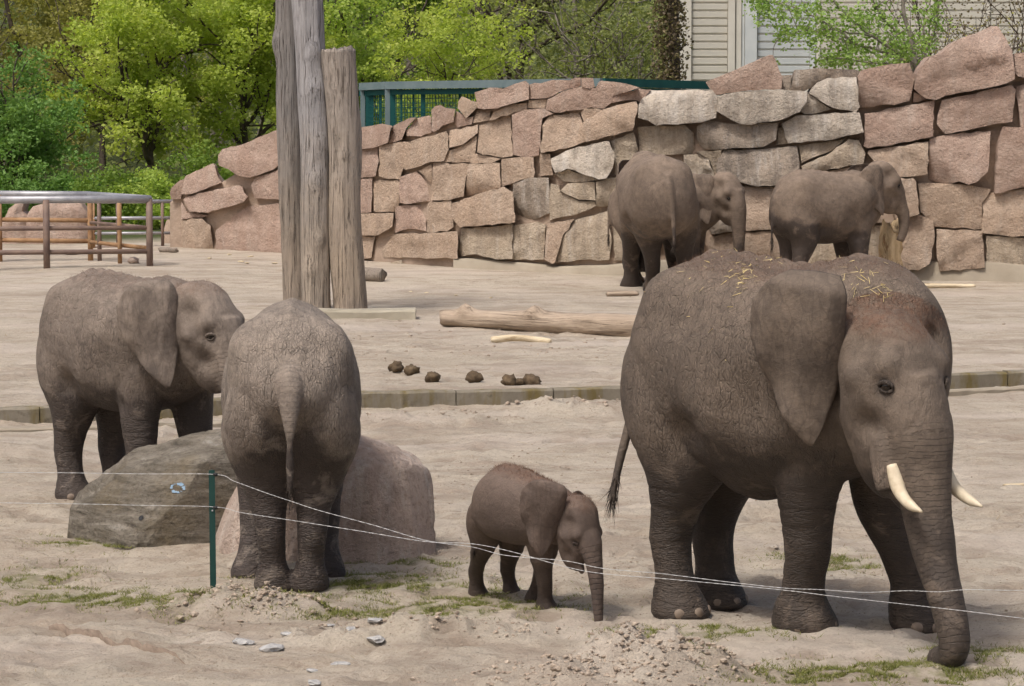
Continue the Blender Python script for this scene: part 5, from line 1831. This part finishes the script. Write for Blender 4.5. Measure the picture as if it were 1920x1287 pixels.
# ------------------------------------------------------------------ straw on the mother's back
def straw():
    V = []
    mw = mother.matrix_basis
    inv = mw.inverted()
    cam0 = inv @ Vector((0, 0, CAMH))
    spots = [(1395, 515, 14, 10, 26), (1392, 530, 6, 14, 16), (1450, 478, 60, 6, 22), (1560, 480, 40, 6, 14), (1330, 540, 60, 25, 9), (1610, 520, 30, 18, 26), (1650, 545, 16, 8, 16), (1350, 500, 60, 12, 16), (1290, 580, 50, 40, 6)]
    for cx, cy, sx, sy, n in spots:
        for k in range(n):
            px, py = cx + rng.normal(0, sx), cy + rng.normal(0, sy)
            d = (inv.to_3x3() @ Vector(ray(px, py))).normalized()
            h = mother_bvh.ray_cast(cam0, d)
            if h[0] is None:
                continue
            p, nn = np.array(h[0]), np.array(h[1])
            t = np.cross(nn, rng.normal(0, 1, 3)); t /= np.linalg.norm(t)
            s = np.cross(nn, t)
            L = rng.uniform(.006, .032); w = .0013
            p = p + nn * .006
            V.append([p - t * L - s * w, p - t * L + s * w, p + t * L + s * w + nn * rng.uniform(0, .01), p + t * L - s * w + nn * rng.uniform(0, .01)])
    o = quads_obj('straw', np.array(V), 4, M['straw'])
    o.location = mother.location; o.rotation_euler = mother.rotation_euler
    tag(o, 'loose yellow straw scattered over the back of the mother elephant', 'straw', kind='stuff')


straw()


def litter():
    r = np.random.default_rng(91)
    V = []
    n = 900
    x = np.concatenate([r.uniform(-4.6, 4.6, n), r.uniform(-7, 8, n)]); y = np.concatenate([r.uniform(16.3, 27, n), r.uniform(27, 47, n)])
    z = ground_z(x, y)
    k = fbm(np.stack([x * .8, y * .8, 0 * x + 9], -1), 2)
    for a, b, c, q in zip(x, y, z, k):
        if q < .05:
            continue
        t = r.uniform(0, 6.28); L = r.uniform(.015, .07) * (1.6 if b > 27 else 1); w = .003 * (2 if b > 27 else 1)
        d = np.array([math.cos(t), math.sin(t), r.normal(0, .1)]); s_ = np.array([-d[1], d[0], 0])
        p = np.array([a, b, c + .012])
        V.append([p - d * L - s_ * w, p - d * L + s_ * w, p + d * L + s_ * w, p + d * L - s_ * w])
    o = quads_obj('trodden_straw', np.array(V), 4, M['straw_old'])
    tag(o, 'bits of old trodden straw strewn over the sand', 'straw', kind='stuff')


M['straw_old'] = mat_simple('old_straw', (0.16, 0.12, 0.075), (0.50, 0.41, 0.27), 3, 0.9, 0)
litter()


# ------------------------------------------------------------------ wire fence in front
def wire_fence():
    base = G(400, 1122)
    f = empty('wire_fence', (base.x, base.y, 0))
    tag(f, 'green steel fence post with two slack steel wires before the elephants', 'fence')
    Yp = base.y
    bt = P(397, 882, Yp)
    mb = MB()
    lean = (bt.x - base.x)
    # T-section post
    for (sx, sy, oy) in ((.040, .007, 0.0), (.007, .036, .018)):
        V = []
        for z, k in ((-.25, -.25 / bt.z), (bt.z, 1.0)):
            for (x, y) in ((-sx / 2, -sy / 2), (sx / 2, -sy / 2), (sx / 2, sy / 2), (-sx / 2, sy / 2)):
                V.append((x + lean * k, y + oy, z))
        mb.add(V, [(0, 1, 5, 4), (1, 2, 6, 5), (2, 3, 7, 6), (3, 0, 4, 7), (4, 5, 6, 7), (3, 2, 1, 0)])
    mb.build('post', M['greypost'], f)
    for py in (890, 952):
        p = P(404, py, Yp - .02)
        bm = MB()
        bm.tube([(p.x - base.x - .012, -.025, p.z), (p.x - base.x + .004, -.03, p.z), (p.x - base.x + .016, -.03, p.z)], [.011, .013, .010], seg=10)
        bm.build('insulator', M['insul'], f, True)
    b = MB(); q = P(398, 958, Yp - .012)
    b.tube([(q.x - base.x, -.004, q.z), (q.x - base.x, -.012, q.z)], [.006, .005], seg=8)
    b.build('bolt', M['wire'], f)
    lines = [
        [(-120, 884, 19.9), (0, 886, 19.75), (130, 887, 19.55), (270, 889, 19.4), (404, 890, Yp - .03), (440, 903, 19.05), (500, 925, 18.9), (545, 940, 18.85), (600, 958, 18.75), (700, 985, 18.6), (800, 1014, 18.4), (885, 1026, 18.3), (950, 1042, 18.2), (1060, 1052, 18.0), (1130, 1066, 17.9), (1240, 1076, 17.75), (1360, 1091, 17.55), (1470, 1103, 17.4), (1540, 1106, 17.25), (1620, 1111, 17.05), (1700, 1108, 16.75), (1760, 1110, 16.55), (1815, 1106, 16.4), (1920, 1107, 16.2), (2050, 1100, 16.0)],
        [(-120, 940, 19.9), (0, 943, 19.75), (135, 945, 19.55), (270, 948, 19.4), (404, 951, Yp - .03), (455, 962, 19.0), (560, 978, 18.8), (680, 997, 18.6), (800, 1016, 18.38), (885, 1020, 18.28), (960, 1035, 18.18), (1060, 1063, 18.0), (1130, 1076, 17.88), (1240, 1085, 17.73), (1360, 1096, 17.53), (1480, 1108, 17.36), (1560, 1118, 17.2), (1640, 1127, 17.0), (1720, 1136, 16.7), (1800, 1145, 16.45), (1920, 1160, 16.2), (2050, 1176, 16.0)],
    ]
    for ln in lines:
        pts = [np.array(P(px, py, Y)) - np.array([base.x, base.y, 0]) for px, py, Y in ln]
        path = catmull(pts, 260)
        # two strands twisted round each other
        mbw = MB()
        for ph in (0, math.pi):
            k = np.arange(260) * 1.9 + ph
            off = np.stack([0 * k, np.cos(k) * .0016, np.sin(k) * .0016], -1)
            mbw.tube(path + off, .0012, seg=5)
        mbw.build('wire', M['wire'], f, True)


wire_fence()


# ------------------------------------------------------------------ pipe railing, far left
def railing():
    zg = TER
    def pt(px, py):
        return G(px, py, zg)
    c0 = pt(-60, 511); c1 = pt(88, 510); c2 = pt(281, 508); c3 = pt(225, 503); c4 = pt(187, 497); c5 = pt(0, 493); c6 = pt(-60, 492); c4b = pt(170, 495)
    f = empty('pipe_railing', (c2.x, c2.y, zg))
    tag(f, 'brown and rusty steel pipe railing with galvanised top rail, turning a corner', 'railing')
    O = Vector((c2.x, c2.y, zg))
    top = 1.33
    def post(c, r, mat, h=top):
        MB().tube([(c.x - O.x, c.y - O.y, -.2), (c.x - O.x, c.y - O.y, h)], [r, r], seg=14).build('post', M[mat], f, True)
    post(c1, .062, 'rail_brown'); post(c2, .062, 'rail_brown'); post(c3, .042, 'rail_rust'); post(c4, .042, 'rail_brown'); post(c4b, .052, 'rail_rust'); post(c5, .05, 'rail_rust')
    def rail(a, b, h, r, mat):
        MB().tube([(a.x - O.x, a.y - O.y, h), ((a.x + b.x) / 2 - O.x, (a.y + b.y) / 2 - O.y, h), (b.x - O.x, b.y - O.y, h)], [r] * 3, seg=14).build('rail', M[mat], f, True)
    rail(c0, c2, top, .072, 'rail_grey'); rail(c2, c4b, top + .004, .068, 'rail_grey'); rail(c4b, c6, top + .008, .068, 'rail_grey')
    rail(c0, c2, .80, .042, 'rail_brown'); rail(c0, c2, .36, .046, 'rail_brown')
    rail(c2, c4b, .80, .036, 'rail_brown'); rail(c4b, c6, .84, .045, 'rail_rust')
    rail(c2, c4b, .42, .04, 'rail_rust'); rail(c4b, c6, .44, .045, 'rail_rust')
    # gate behind, reaching to the end of the wall
    g0 = pt(176, 470); g1 = pt(326, 469)
    g = empty('pipe_gate', (g0.x, g0.y, zg))
    tag(g, 'grey four rail pipe gate closing the gap to the stone wall', 'gate')
    def seg(a, b, r, mat, nm):
        MB().tube([a, ((a[0] + b[0]) / 2, (a[1] + b[1]) / 2, (a[2] + b[2]) / 2), b], [r] * 3, seg=12).build(nm, M[mat], g, True)
    dx, dy = g1.x - g0.x, g1.y - g0.y
    for h, r, mt in ((1.03, .04, 'rail_grey'), (.68, .035, 'rail_grey'), (.36, .03, 'rail_grey'), (.06, .03, 'rail_brown')):
        seg((0, 0, h), (dx, dy, h), r, mt, 'rail')
    for t in (.0, .30, .86, 1.0):
        seg((dx * t, dy * t, .04), (dx * t, dy * t, 1.05), .035, 'rail_brown' if t else 'rail_rust', 'upright')
    e = pt(336, 469)
    p = empty('gate_post', (e.x, e.y, zg))
    tag(p, 'grey round gate post with rusty hinges against the stone wall', 'post')
    MB().tube([(0, 0, -.2), (0, 0, 1.2)], [.075, .075], seg=14).build('post', M['rail_brown'], p, True)
    MB().box((-.1, 0, .75), (.16, .05, .07)).build('hinge', M['rail_rust'], p)
    MB().box((-.1, 0, .3), (.16, .05, .07)).build('hinge', M['rail_rust'], p)


railing()

# boulders behind the railing
def far_rock(poly, Y, mat, seed, lab):
    a = np.array(poly, float); cx, cy = a.mean(0)
    c = P(cx, cy, Y)
    o = stone_mesh('rock', [(P(x, y, Y).x - c.x, P(x, y, Y).z - c.z) for x, y in poly], .9, M[mat], None, seed, step=.11, rough=1.0, bevel=.12)
    o.location = c
    tag(o, lab, 'rock', 'rocks behind the pipe railing')


far_rock([(50, 474), (48, 410), (62, 388), (90, 379), (148, 379), (158, 392), (165, 402), (163, 448), (150, 474)], 64.3, 'pink', 71, 'broad pink rock with ledge behind the pipe railing')
far_rock([(-4, 474), (2, 420), (16, 392), (36, 376), (44, 379), (40, 396), (52, 404), (50, 474)], 64.8, 'pink', 72, 'narrow pale topped rock leaning beside the broad pink one')
far_rock([(306, 474), (308, 430), (318, 406), (334, 400), (338, 474)], 63.5, 'tan', 73, 'tan rock showing through the pipe gate at the wall end')


# ------------------------------------------------------------------ green cage above the wall
def cage():
    K = [(678, 64.5), (726, 63.4), (1130, 57.6), (1330, 60.0), (1420, 61.2)]
    tops = {678: 156, 726: 153.5, 1130: 147, 1330: 153, 1420: 156}
    O = P(678, 200, 64.5)
    O.z = gz(O.x, O.y)
    f = empty('mesh_cage', O)
    tag(f, 'dark green steel mesh cage with grey green top beam behind the wall', 'cage')
    Pt = [P(px, tops[px], Y) - O for px, Y in K]
    zt = 0.0
    for i in range(4):
        a, b = Pt[i], Pt[i + 1]
        d = (b - a); L = math.hypot(d.x, d.y); ang = math.atan2(d.y, d.x)
        # sloped box beam
        mb = MB()
        n = Vector((-d.y, d.x, 0)).normalized() * .07
        V = []
        for p in (a, b):
            for s in (-1, 1):
                for h in (-.16, 0):
                    V.append(p + n * s + Vector((0, 0, h)))
        mb.add(V, [(0, 1, 3, 2), (4, 6, 7, 5), (0, 4, 5, 1), (2, 3, 7, 6), (0, 2, 6, 4), (1, 5, 7, 3)])
        mb.build('top_beam', M['cage_rail'] if i < 2 else M['cage'], f)
        mb = MB()
        V = [v + Vector((0, .15, -.17 if k % 2 else -.12)) for k, v in enumerate(V)]
        mb.add(V, [(0, 1, 3, 2), (4, 6, 7, 5), (0, 4, 5, 1), (2, 3, 7, 6), (0, 2, 6, 4), (1, 5, 7, 3)])
        mb.build('lower_beam', M['cage'], f)
    def onK(px):
        Y = float(np.interp(px, [k[0] for k in K], [k[1] for k in K])); t = float(np.interp(px, list(tops), list(tops.values())))
        return P(px, t, Y) - O
    for px, r, mt in ((680, .05, 'cage_rail'), (690, .06, 'cage'), (697, .025, 'cage'), (712, .025, 'cage'), (727, .06, 'cage_rail'), (736, .06, 'cage'), (752, .025, 'cage'), (775, .025, 'cage'), (793, .05, 'cage'), (862, .025, 'cage'), (902, .03, 'cage'), (960, .03, 'cage')):
        p = onK(px)
        MB().box((p.x, p.y + (.0 if mt == 'cage_rail' else .12), p.z / 2 - .08), (r * 2, r * 2, p.z - .12)).build('post', M[mt], f)
    # wire mesh
    V = []
    w = .0075
    a, b = onK(680), onK(990)
    nz = 0
    for seg in ((680, 727), (727, 990)):
        a, b = onK(seg[0]), onK(seg[1])
        L = math.hypot(b.x - a.x, b.y - a.y)
        n = int(L / .10)
        for k in range(n):
            p = a + (b - a) * (k / n)
            V.append([(p.x - w, p.y + .1, 1.2), (p.x + w, p.y + .1, 1.2), (p.x + w, p.y + .1, p.z - .16), (p.x - w, p.y + .1, p.z - .16)])
        z = 1.2
        while z < min(a.z, b.z) - .2:
            V.append([(a.x, a.y + .1, z - w), (b.x, b.y + .1, z - w), (b.x, b.y + .1, z + w), (a.x, a.y + .1, z + w)])
            z += .10
    m = quads_obj('wire_mesh', np.array([[tuple(c) for c in q] for q in V]), 4, M['cage'], f)
    m['kind'] = 'stuff'


cage()


# ------------------------------------------------------------------ building
def building():
    Y = 80.0
    x0 = P(1275, 60, Y).x; x1 = P(2150, 60, Y).x
    b = empty('building', (x0, Y, 0))
    tag(b, 'cream building facade with ribbed louvre panels behind the wall', 'building')
    X = lambda px: P(px, 60, Y).x - x0
    Zt = lambda py: P(1400, py, Y).z
    W = x1 - x0
    MB().box((W / 2, 3.0, 4.2), (W, 5.4, 9.6)).build('wall', M['panel'], b)
    MB().box((X(1330) - X(1275), .15, .9), (X(1420), .5, Zt(122) + .9 - 1.8)).build('plinth', M['concrete_old'], b)
    def pil(p0, p1, mt='panel', d=.16, nm='pilaster'):
        MB().box(((X(p0) + X(p1)) / 2, .3 - d / 2 + .02, 4.6), (X(p1) - X(p0), d, 8.6)).build(nm, M[mt], b)
    pil(1275, 1297); pil(1366, 1379); pil(1381, 1391, d=.10); pil(1398, 1420, 'panel_blue', .20); pil(1521, 1530, 'panel_blue', .16)
    pil(1392, 1397, 'panel_blue', .05)
    def louvre(p0, p1, mt):
        pitch = 14.5 * Y / FPX
        k = 0
        z = Zt(150)
        sh = None
        while z < Zt(-60):
            if sh is None:
                w = X(p1) - X(p0)
                V = []
                for x in (-w / 2, w / 2):
                    V += [(x, 0.05, 0), (x, -.05, .012), (x, -.06, pitch * .74), (x, 0.05, pitch * .84)]
                F = [(0, 1, 2, 3), (7, 6, 5, 4), (0, 4, 5, 1), (1, 5, 6, 2), (2, 6, 7, 3), (3, 7, 4, 0)]
                o = mesh_obj('slat', V, F, M[mt], b)
                sh = o
            else:
                o = sh.copy(); COL.objects.link(o); o.parent = b
            o.location = ((X(p0) + X(p1)) / 2, .30, z)
            z += pitch
    louvre(1298, 1365, 'panel'); louvre(1422, 1520, 'panel_blue')
    louvre(1534, 1640, 'panel'); louvre(1650, 1745, 'panel'); louvre(1755, 1850, 'panel'); louvre(1860, 1960, 'panel')
    for p in (1532, 1641, 1746, 1851):
        pil(p, p + 7, 'panel', .12)


building()


# ------------------------------------------------------------------ trees
def leaf_quads(pts, size, r, flat=.35):
    n = len(pts)
    a = r.normal(0, 1, (n, 3)); a[:, 2] *= flat + .25
    a /= np.linalg.norm(a, axis=1)[:, None]
    b = np.cross(a, r.normal(0, 1, (n, 3))); b /= np.linalg.norm(b, axis=1)[:, None]
    s = size * r.uniform(.55, 1.3, n)[:, None]
    p = np.asarray(pts)
    mid = p + a * s * .5
    return np.stack([p, mid + b * s * .36, p + a * s, mid - b * s * .36], 1)


def limbs(root, direction, length, radius, depth, r, out, tips, spread=.7, up=.25, nb=3, wob=.12):
    d = np.array(direction, float); d /= np.linalg.norm(d)
    n = 7
    pts = [np.array(root, float)]
    for k in range(n):
        d = d + r.normal(0, wob, 3) + np.array([0, 0, up * .12]); d /= np.linalg.norm(d)
        pts.append(pts[-1] + d * length / n)
    pts = np.array(pts)
    out.append((pts, np.linspace(radius, radius * .55, n + 1)))
    if depth == 0:
        tips.append(pts[-1]); tips.append(pts[n // 2])
        return
    for k in range(nb):
        f = r.uniform(.35, 1.0) if k else 1.0
        i = int(f * n)
        nd = d + r.normal(0, spread, 3) + np.array([0, 0, up])
        limbs(pts[i], nd, length * r.uniform(.55, .8), radius * (.6 if k else .58), depth - 1, r, out, tips, spread, up, nb, wob)
    if depth <= 2:
        tips.append(pts[-1])


def make_tree(name, label, px, Y, height, crown_w, mat, bark, seed, nleaf=16000, leaf=.13, trunk_r=.16, z0=None, crown_low=.15, clump=.55, group='trees behind the enclosure', depth=3, lean=(0, 0), sparse=1.0, cat='tree', fork=.3, twigs=True):
    r = np.random.default_rng(seed)
    base = P(px, 400, Y)
    zb = gz(base.x, Y) if z0 is None else z0
    t = empty(name, (base.x, Y, zb - .1))
    tag(t, label, cat, group)
    out, tips = [], []
    limbs((0, 0, 0), (lean[0], lean[1], 1), height * fork, trunk_r, 0, r, out, [], wob=.03)
    top = out[0][0][-1]
    tips = []
    nl = 6
    for k in range(nl):
        a = 2 * math.pi * k / nl + r.uniform(-.3, .3)
        st = out[0][0][r.integers(4, 8)]
        limbs(st, (math.cos(a) * .8 + lean[0], math.sin(a) * .8 + lean[1], r.uniform(.35, 1.3)), height * r.uniform(.22, .34), trunk_r * .5, depth - 1, r, out, tips, .75, .25, 3)
    limbs(top, (lean[0], lean[1], 1), height * .36, trunk_r * .75, depth - 1, r, out, tips, .7, .3, 4)
    mb = MB()
    for pts, rad in out:
        if rad[0] > .006:
            mb.tube(pts, rad, seg=7 if rad[0] > .04 else 4)
    mb.build('trunk', M[bark], t, True)
    tips = np.array(tips)
    # clump centres: branch tips plus fill inside an uneven crown volume
    nc = int(150 * sparse)
    c = r.normal(0, 1, (nc * 3, 3)); c /= np.linalg.norm(c, axis=1)[:, None]
    c *= (r.random(len(c)) ** .45)[:, None]
    lump_ = 1 + .35 * perlin(c * 1.9 + seed)
    cz0, cz1 = height * crown_low, height
    C = c * lump_[:, None] * [crown_w / 2, crown_w / 2, (cz1 - cz0) / 2] + [lean[0] * height * .5, lean[1] * height * .5, (cz0 + cz1) / 2]
    keep = perlin(C * .9 + seed * 2.2) > -.18
    C = C[keep][:nc]
    C = np.concatenate([C, tips[r.integers(0, len(tips), nc // 2)]])
    sz = r.uniform(.5, 1.25, len(C)) * clump
    w = sz ** 2; w /= w.sum()
    pick = r.choice(len(C), nleaf, p=w)
    off = r.normal(0, 1, (nleaf, 3)); off /= np.linalg.norm(off, axis=1)[:, None]
    off *= (r.random(nleaf) ** .5)[:, None]
    Lp = C[pick] + off * sz[pick][:, None] * [1, 1, .62]
    Lp[:, 2] = np.maximum(Lp[:, 2], .12)
    Q = leaf_quads(Lp, leaf, r)
    tone = r.uniform(0, 1, len(C))
    lv = np.clip(.15 + .5 * tone[pick] + .35 * r.random(nleaf), 0, 1)
    quads_obj('crown', Q, 4, M[mat], t, attr=lv)
    return t


# bright spring maples and their neighbours, left
make_tree('maple_tree', 'bright yellow green maple with forked dark trunk, before the olive tree', 285, 78, 7.6, 5.0, 'leaf_lime', 'bark', 1, 30000, .115, .13, crown_low=.10, clump=.50)
make_tree('maple_tree', 'bright lime green maple directly behind the upright trunks', 468, 80, 8.6, 4.6, 'leaf_lime', 'bark', 2, 28000, .115, .13, crown_low=.10, clump=.50)
make_tree('maple_tree', 'lime green tree partly hidden by the sawn trunk post', 610, 84, 8.0, 4.0, 'leaf_lime2', 'bark', 3, 20000, .12, .12, crown_low=.08)
make_tree('young_tree', 'loose olive tinted tree with thin dark stem at the edge of the wood', 60, 95, 10.5, 6.4, 'leaf_olive', 'bark', 4, 22000, .12, .14, crown_low=.05, clump=.55)
make_tree('young_tree', 'olive tree between the wood edge and the bright maple', 195, 92, 10.0, 5.4, 'leaf_olive', 'bark', 5, 17000, .12, .12, crown_low=.05, clump=.55)
make_tree('bush', 'rounded mid green bush behind the pipe railing', 20, 74, 4.4, 4.2, 'leaf_green', 'bark', 6, 20000, .10, .08, crown_low=.02, clump=.45, group='bushes behind the enclosure', cat='bush')
make_tree('shrub', 'yellow green many stemmed shrub rising above the mesh cage', 845, 78, 6.6, 4.2, 'leaf_lime', 'bark', 7, 15000, .10, .05, crown_low=.25, clump=.42, fork=.2, cat='shrub', group='bushes behind the enclosure')
make_tree('young_tree', 'mid green tree between sawn trunk and yellow shrub', 715, 96, 10.0, 5.0, 'leaf_mid', 'bark', 8, 15000, .13, .12, crown_low=.05)
for k, (px, Y, w, h, mt, lab) in enumerate([(120, 72, 3.0, 1.7, 'leaf_green', 'low green bush behind the broad pink rock'), (215, 71, 2.6, 1.5, 'leaf_mid', 'low green bush seen through the pipe gate'), (300, 70.5, 2.2, 1.6, 'leaf_lime2', 'low yellow green bush at the end of the stone wall'),
                                            (385, 73, 2.4, 2.0, 'leaf_mid', 'low green bush beneath the bright maple'), (-20, 72, 3.0, 1.7, 'leaf_green', 'low green bush behind the narrow pale rock')]):
    make_tree('bush', lab, px, Y, h, w, mt, 'bark', 30 + k, 7000, .085, .03, crown_low=.0, clump=.32, depth=2, cat='bush', group='bushes behind the enclosure', sparse=.6)
# dim wood in the middle
make_tree('leaning_tree', 'dark leaning tree with forked bare trunk above the cage', 945, 94, 11, 5.0, 'leaf_far', 'bark', 9, 7000, .12, .20, crown_low=.2, lean=(.16, 0), clump=.6, fork=.42, sparse=.7)
make_tree('thin_tree', 'thinly leaved tree with pale bare branches between leaning tree and ivy trunk', 1085, 92, 9, 5.4, 'leaf_far', 'bark_pale', 10, 5000, .11, .10, crown_low=.1, clump=.7, fork=.15, sparse=.7)
make_tree('thin_tree', 'thinly leaved tree beside the cream building, pale branches', 1180, 90, 8, 4.5, 'leaf_far', 'bark_pale', 11, 4500, .11, .09, crown_low=.1, clump=.7, fork=.15, sparse=.7)


def ivy_trunk():
    Y = 77.0
    base = P(1262, 300, Y)
    t = empty('ivy_clad_tree', (base.x, Y, gz(base.x, Y) - .1))
    tag(t, 'trunk wrapped in brown withered ivy at the building corner', 'tree', 'trees behind the enclosure')
    r = np.random.default_rng(44)
    pts = np.array([(0, 0, 0), (.05, 0, 3), (-.02, 0, 6), (.05, 0, 9)])
    MB().tube(catmull(pts, 20), np.linspace(.17, .12, 20), seg=10).build('trunk', M['bark'], t, True)
    n = 9000
    z = r.uniform(.2, 9, n); a = r.uniform(0, 6.28, n); rr = .14 + .36 * r.random(n) ** 1.4 * (1 + .5 * perlin(np.stack([np.cos(a) * 1.5, np.sin(a) * 1.5, z * .8], -1)))
    p = np.stack([rr * np.cos(a) - .1, rr * np.sin(a), z], -1)
    quads_obj('ivy', leaf_quads(p, .10, r), 4, M['leaf_brown'], t, attr=r.random(n))


ivy_trunk()


def garden_tree():
    """spreading small tree right behind the wall, in front of the facade"""
    Y = 56.5
    b = P(1718, 150, Y)
    z0 = gz(b.x, Y)
    t = empty('small_tree', (b.x, Y, z0))
    tag(t, 'small bright green tree arching over the wall before the cream facade', 'tree', 'trees behind the enclosure')
    r = np.random.default_rng(21)
    def L(px, py, dy=0.0):
        p = P(px, py, Y + dy)
        return np.array([p.x - b.x, dy, p.z - z0])
    br = [([(0, 0, 0), L(1716, 140), L(1712, 100), L(1705, 60), L(1694, 20), L(1688, -40)], .075),
          ([L(1716, 130), L(1690, 112), L(1650, 96), L(1600, 80), L(1560, 70), L(1510, 50)], .035),
          ([L(1714, 118), L(1680, 95), L(1640, 70), L(1600, 40), L(1570, 10), L(1540, -30)], .04),
          ([L(1712, 100), L(1690, 70), L(1660, 40), L(1640, 10), L(1625, -30)], .03),
          ([L(1600, 80), L(1560, 50), L(1500, 20), L(1440, 0), L(1400, -10)], .022),
          ([L(1640, 70), L(1590, 60, -.4), L(1540, 55, -.5), L(1490, 62, -.5), L(1460, 72, -.5)], .018),
          ([L(1715, 125), L(1735, 100, .3), L(1752, 60, .3), L(1758, 20, .3), L(1766, -30, .3)], .035),
          ([L(1716, 135), L(1690, 125, -.5), L(1640, 118, -.6), L(1590, 112, -.7), L(1545, 108, -.7)], .022),
          ([L(1716, 128), L(1700, 105, -.4), L(1690, 90, -.6), L(1670, 80, -.8)], .02)]
    mb = MB(); spots = []
    for pts, rad in br:
        path = catmull(pts, 22)
        path[1:-1] += r.normal(0, .012, (20, 3))
        mb.tube(path, np.linspace(rad, rad * .4, 22), seg=7)
        for k in range(6, 22):
            if path is not None and rad < .07:
                spots.append(path[k])
            if k % 3 == 0:
                d = r.normal(0, .6, 3) + [0, 0, .25]
                e = path[k] + d * .45
                mb.tube(catmull([path[k], (path[k] + e) / 2 + r.normal(0, .05, 3), e], 6), np.linspace(.010, .004, 6), seg=4)
                if rad < .07:
                    spots.append(e)
    mb.build('trunk', M['bark_pale'], t, True)
    blobs = [(1690, 72, 40, 45), (1680, 110, 45, 22), (1640, 100, 45, 35), (1580, 100, 40, 28), (1540, 70, 35, 28), (1480, 62, 30, 22), (1450, 25, 35, 25), (1430, 8, 22, 14), (1580, 30, 45, 25), (1560, 118, 30, 12), (1640, 40, 30, 30), (1725, 90, 28, 22), (1740, 30, 20, 30), (1600, 65, 60, 30), (1510, 20, 40, 18)]
    C, S = [], []
    for cx, cy, sx, sy in blobs:
        for k in range(14):
            p = L(cx + r.normal(0, sx * .55), cy + r.normal(0, sy * .55), r.normal(0, .45)); C.append(p); S.append(r.uniform(.10, .24))
    for p in spots:
        C.append(p); S.append(.13)
    C = np.array(C); S = np.array(S)
    n = 6500
    w = S ** 1.6; pick = r.choice(len(C), n, p=w / w.sum())
    off = r.normal(0, .55, (n, 3))
    p = C[pick] + off * S[pick][:, None]
    tone = r.random(len(C))
    quads_obj('crown', leaf_quads(p, .075, r), 4, M['leaf_green2'], t, attr=np.clip(.2 + .45 * tone[pick] + .35 * r.random(n), 0, 1))


M['leaf_green2'] = mat_leaf('leaf_fresh', [(0.17, 0.29, 0.07), (0.26, 0.40, 0.10), (0.36, 0.48, 0.15)], .45)
garden_tree()
make_tree('bare_shrub', 'nearly leafless grey shrub behind the largest capstone', 1850, 58, 4.9, 2.6, 'leaf_olive', 'bark_pale', 23, 900, .06, .05, crown_low=.4, clump=.5, depth=4, fork=.25, cat='shrub', group='bushes behind the enclosure')
make_tree('bare_shrub', 'thin twiggy shrub with few leaves between the small tree and the largest capstone', 1775, 59, 5.2, 2.2, 'leaf_olive', 'bark_pale', 24, 1300, .06, .05, crown_low=.4, clump=.4, depth=4, fork=.25, cat='shrub', group='bushes behind the enclosure')


make_tree('bare_shrub', 'dense brown twiggy shrub before the facade beyond the largest capstone', 1905, 62, 6.0, 3.4, 'leaf_brown', 'bark', 25, 2600, .07, .06, crown_low=.3, clump=.6, depth=4, fork=.2, cat='shrub', group='bushes behind the enclosure')
make_tree('bare_shrub', 'brown twiggy shrub with yellowing leaves rising behind the small green tree', 1800, 64, 6.4, 3.0, 'leaf_brown', 'bark', 26, 2200, .07, .05, crown_low=.3, clump=.6, depth=4, fork=.2, cat='shrub', group='bushes behind the enclosure')


def woodland():
    """the mass of the wood behind"""
    r = np.random.default_rng(77)
    n = 95000
    x = r.uniform(-26, 30, n); y = r.uniform(100, 128, n)
    g = ground_z(x, y)
    h = 15 * r.random(n)
    p = np.stack([x, y, g + h], -1)
    k = fbm(p * [.35, .35, .42], 3)
    p = p[k > -.12]
    k = k[k > -.12]
    tone = np.clip(.45 + .5 * perlin(p * .22 + 4) + .45 * (r.random(len(p)) - .5), 0, 1)
    o = quads_obj('woodland', leaf_quads(p, .30, r), 4, M['leaf_far'], attr=tone)
    tag(o, 'dense spring woodland closing off the background', 'wood', kind='stuff')
    mb = MB()
    for i in range(70):
        X, Y = r.uniform(-24, 28), r.uniform(101, 122)
        z = gz(X, Y)
        top = np.array([X + r.normal(0, 1.2), Y, z + r.uniform(8, 14)])
        b = np.array([X, Y, z - .2])
        pth = catmull([b, b * .6 + top * .4 + r.normal(0, .2, 3), top], 10)
        mb.tube(pth, np.linspace(r.uniform(.08, .2), .04, 10), seg=6)
        for q in range(5):
            s = pth[r.integers(3, 9)]; e = s + np.array([r.normal(0, 1.2), r.normal(0, .6), r.uniform(.6, 2.2)])
            mb.tube(catmull([s, (s + e) / 2 + r.normal(0, .15, 3), e], 6), np.linspace(.045, .012, 6), seg=4)
    o = mb.build('woodland_trunks', M['bark_pale'], None, True)
    tag(o, 'thin bare trunks standing within the woodland behind', 'wood', kind='stuff')


woodland()
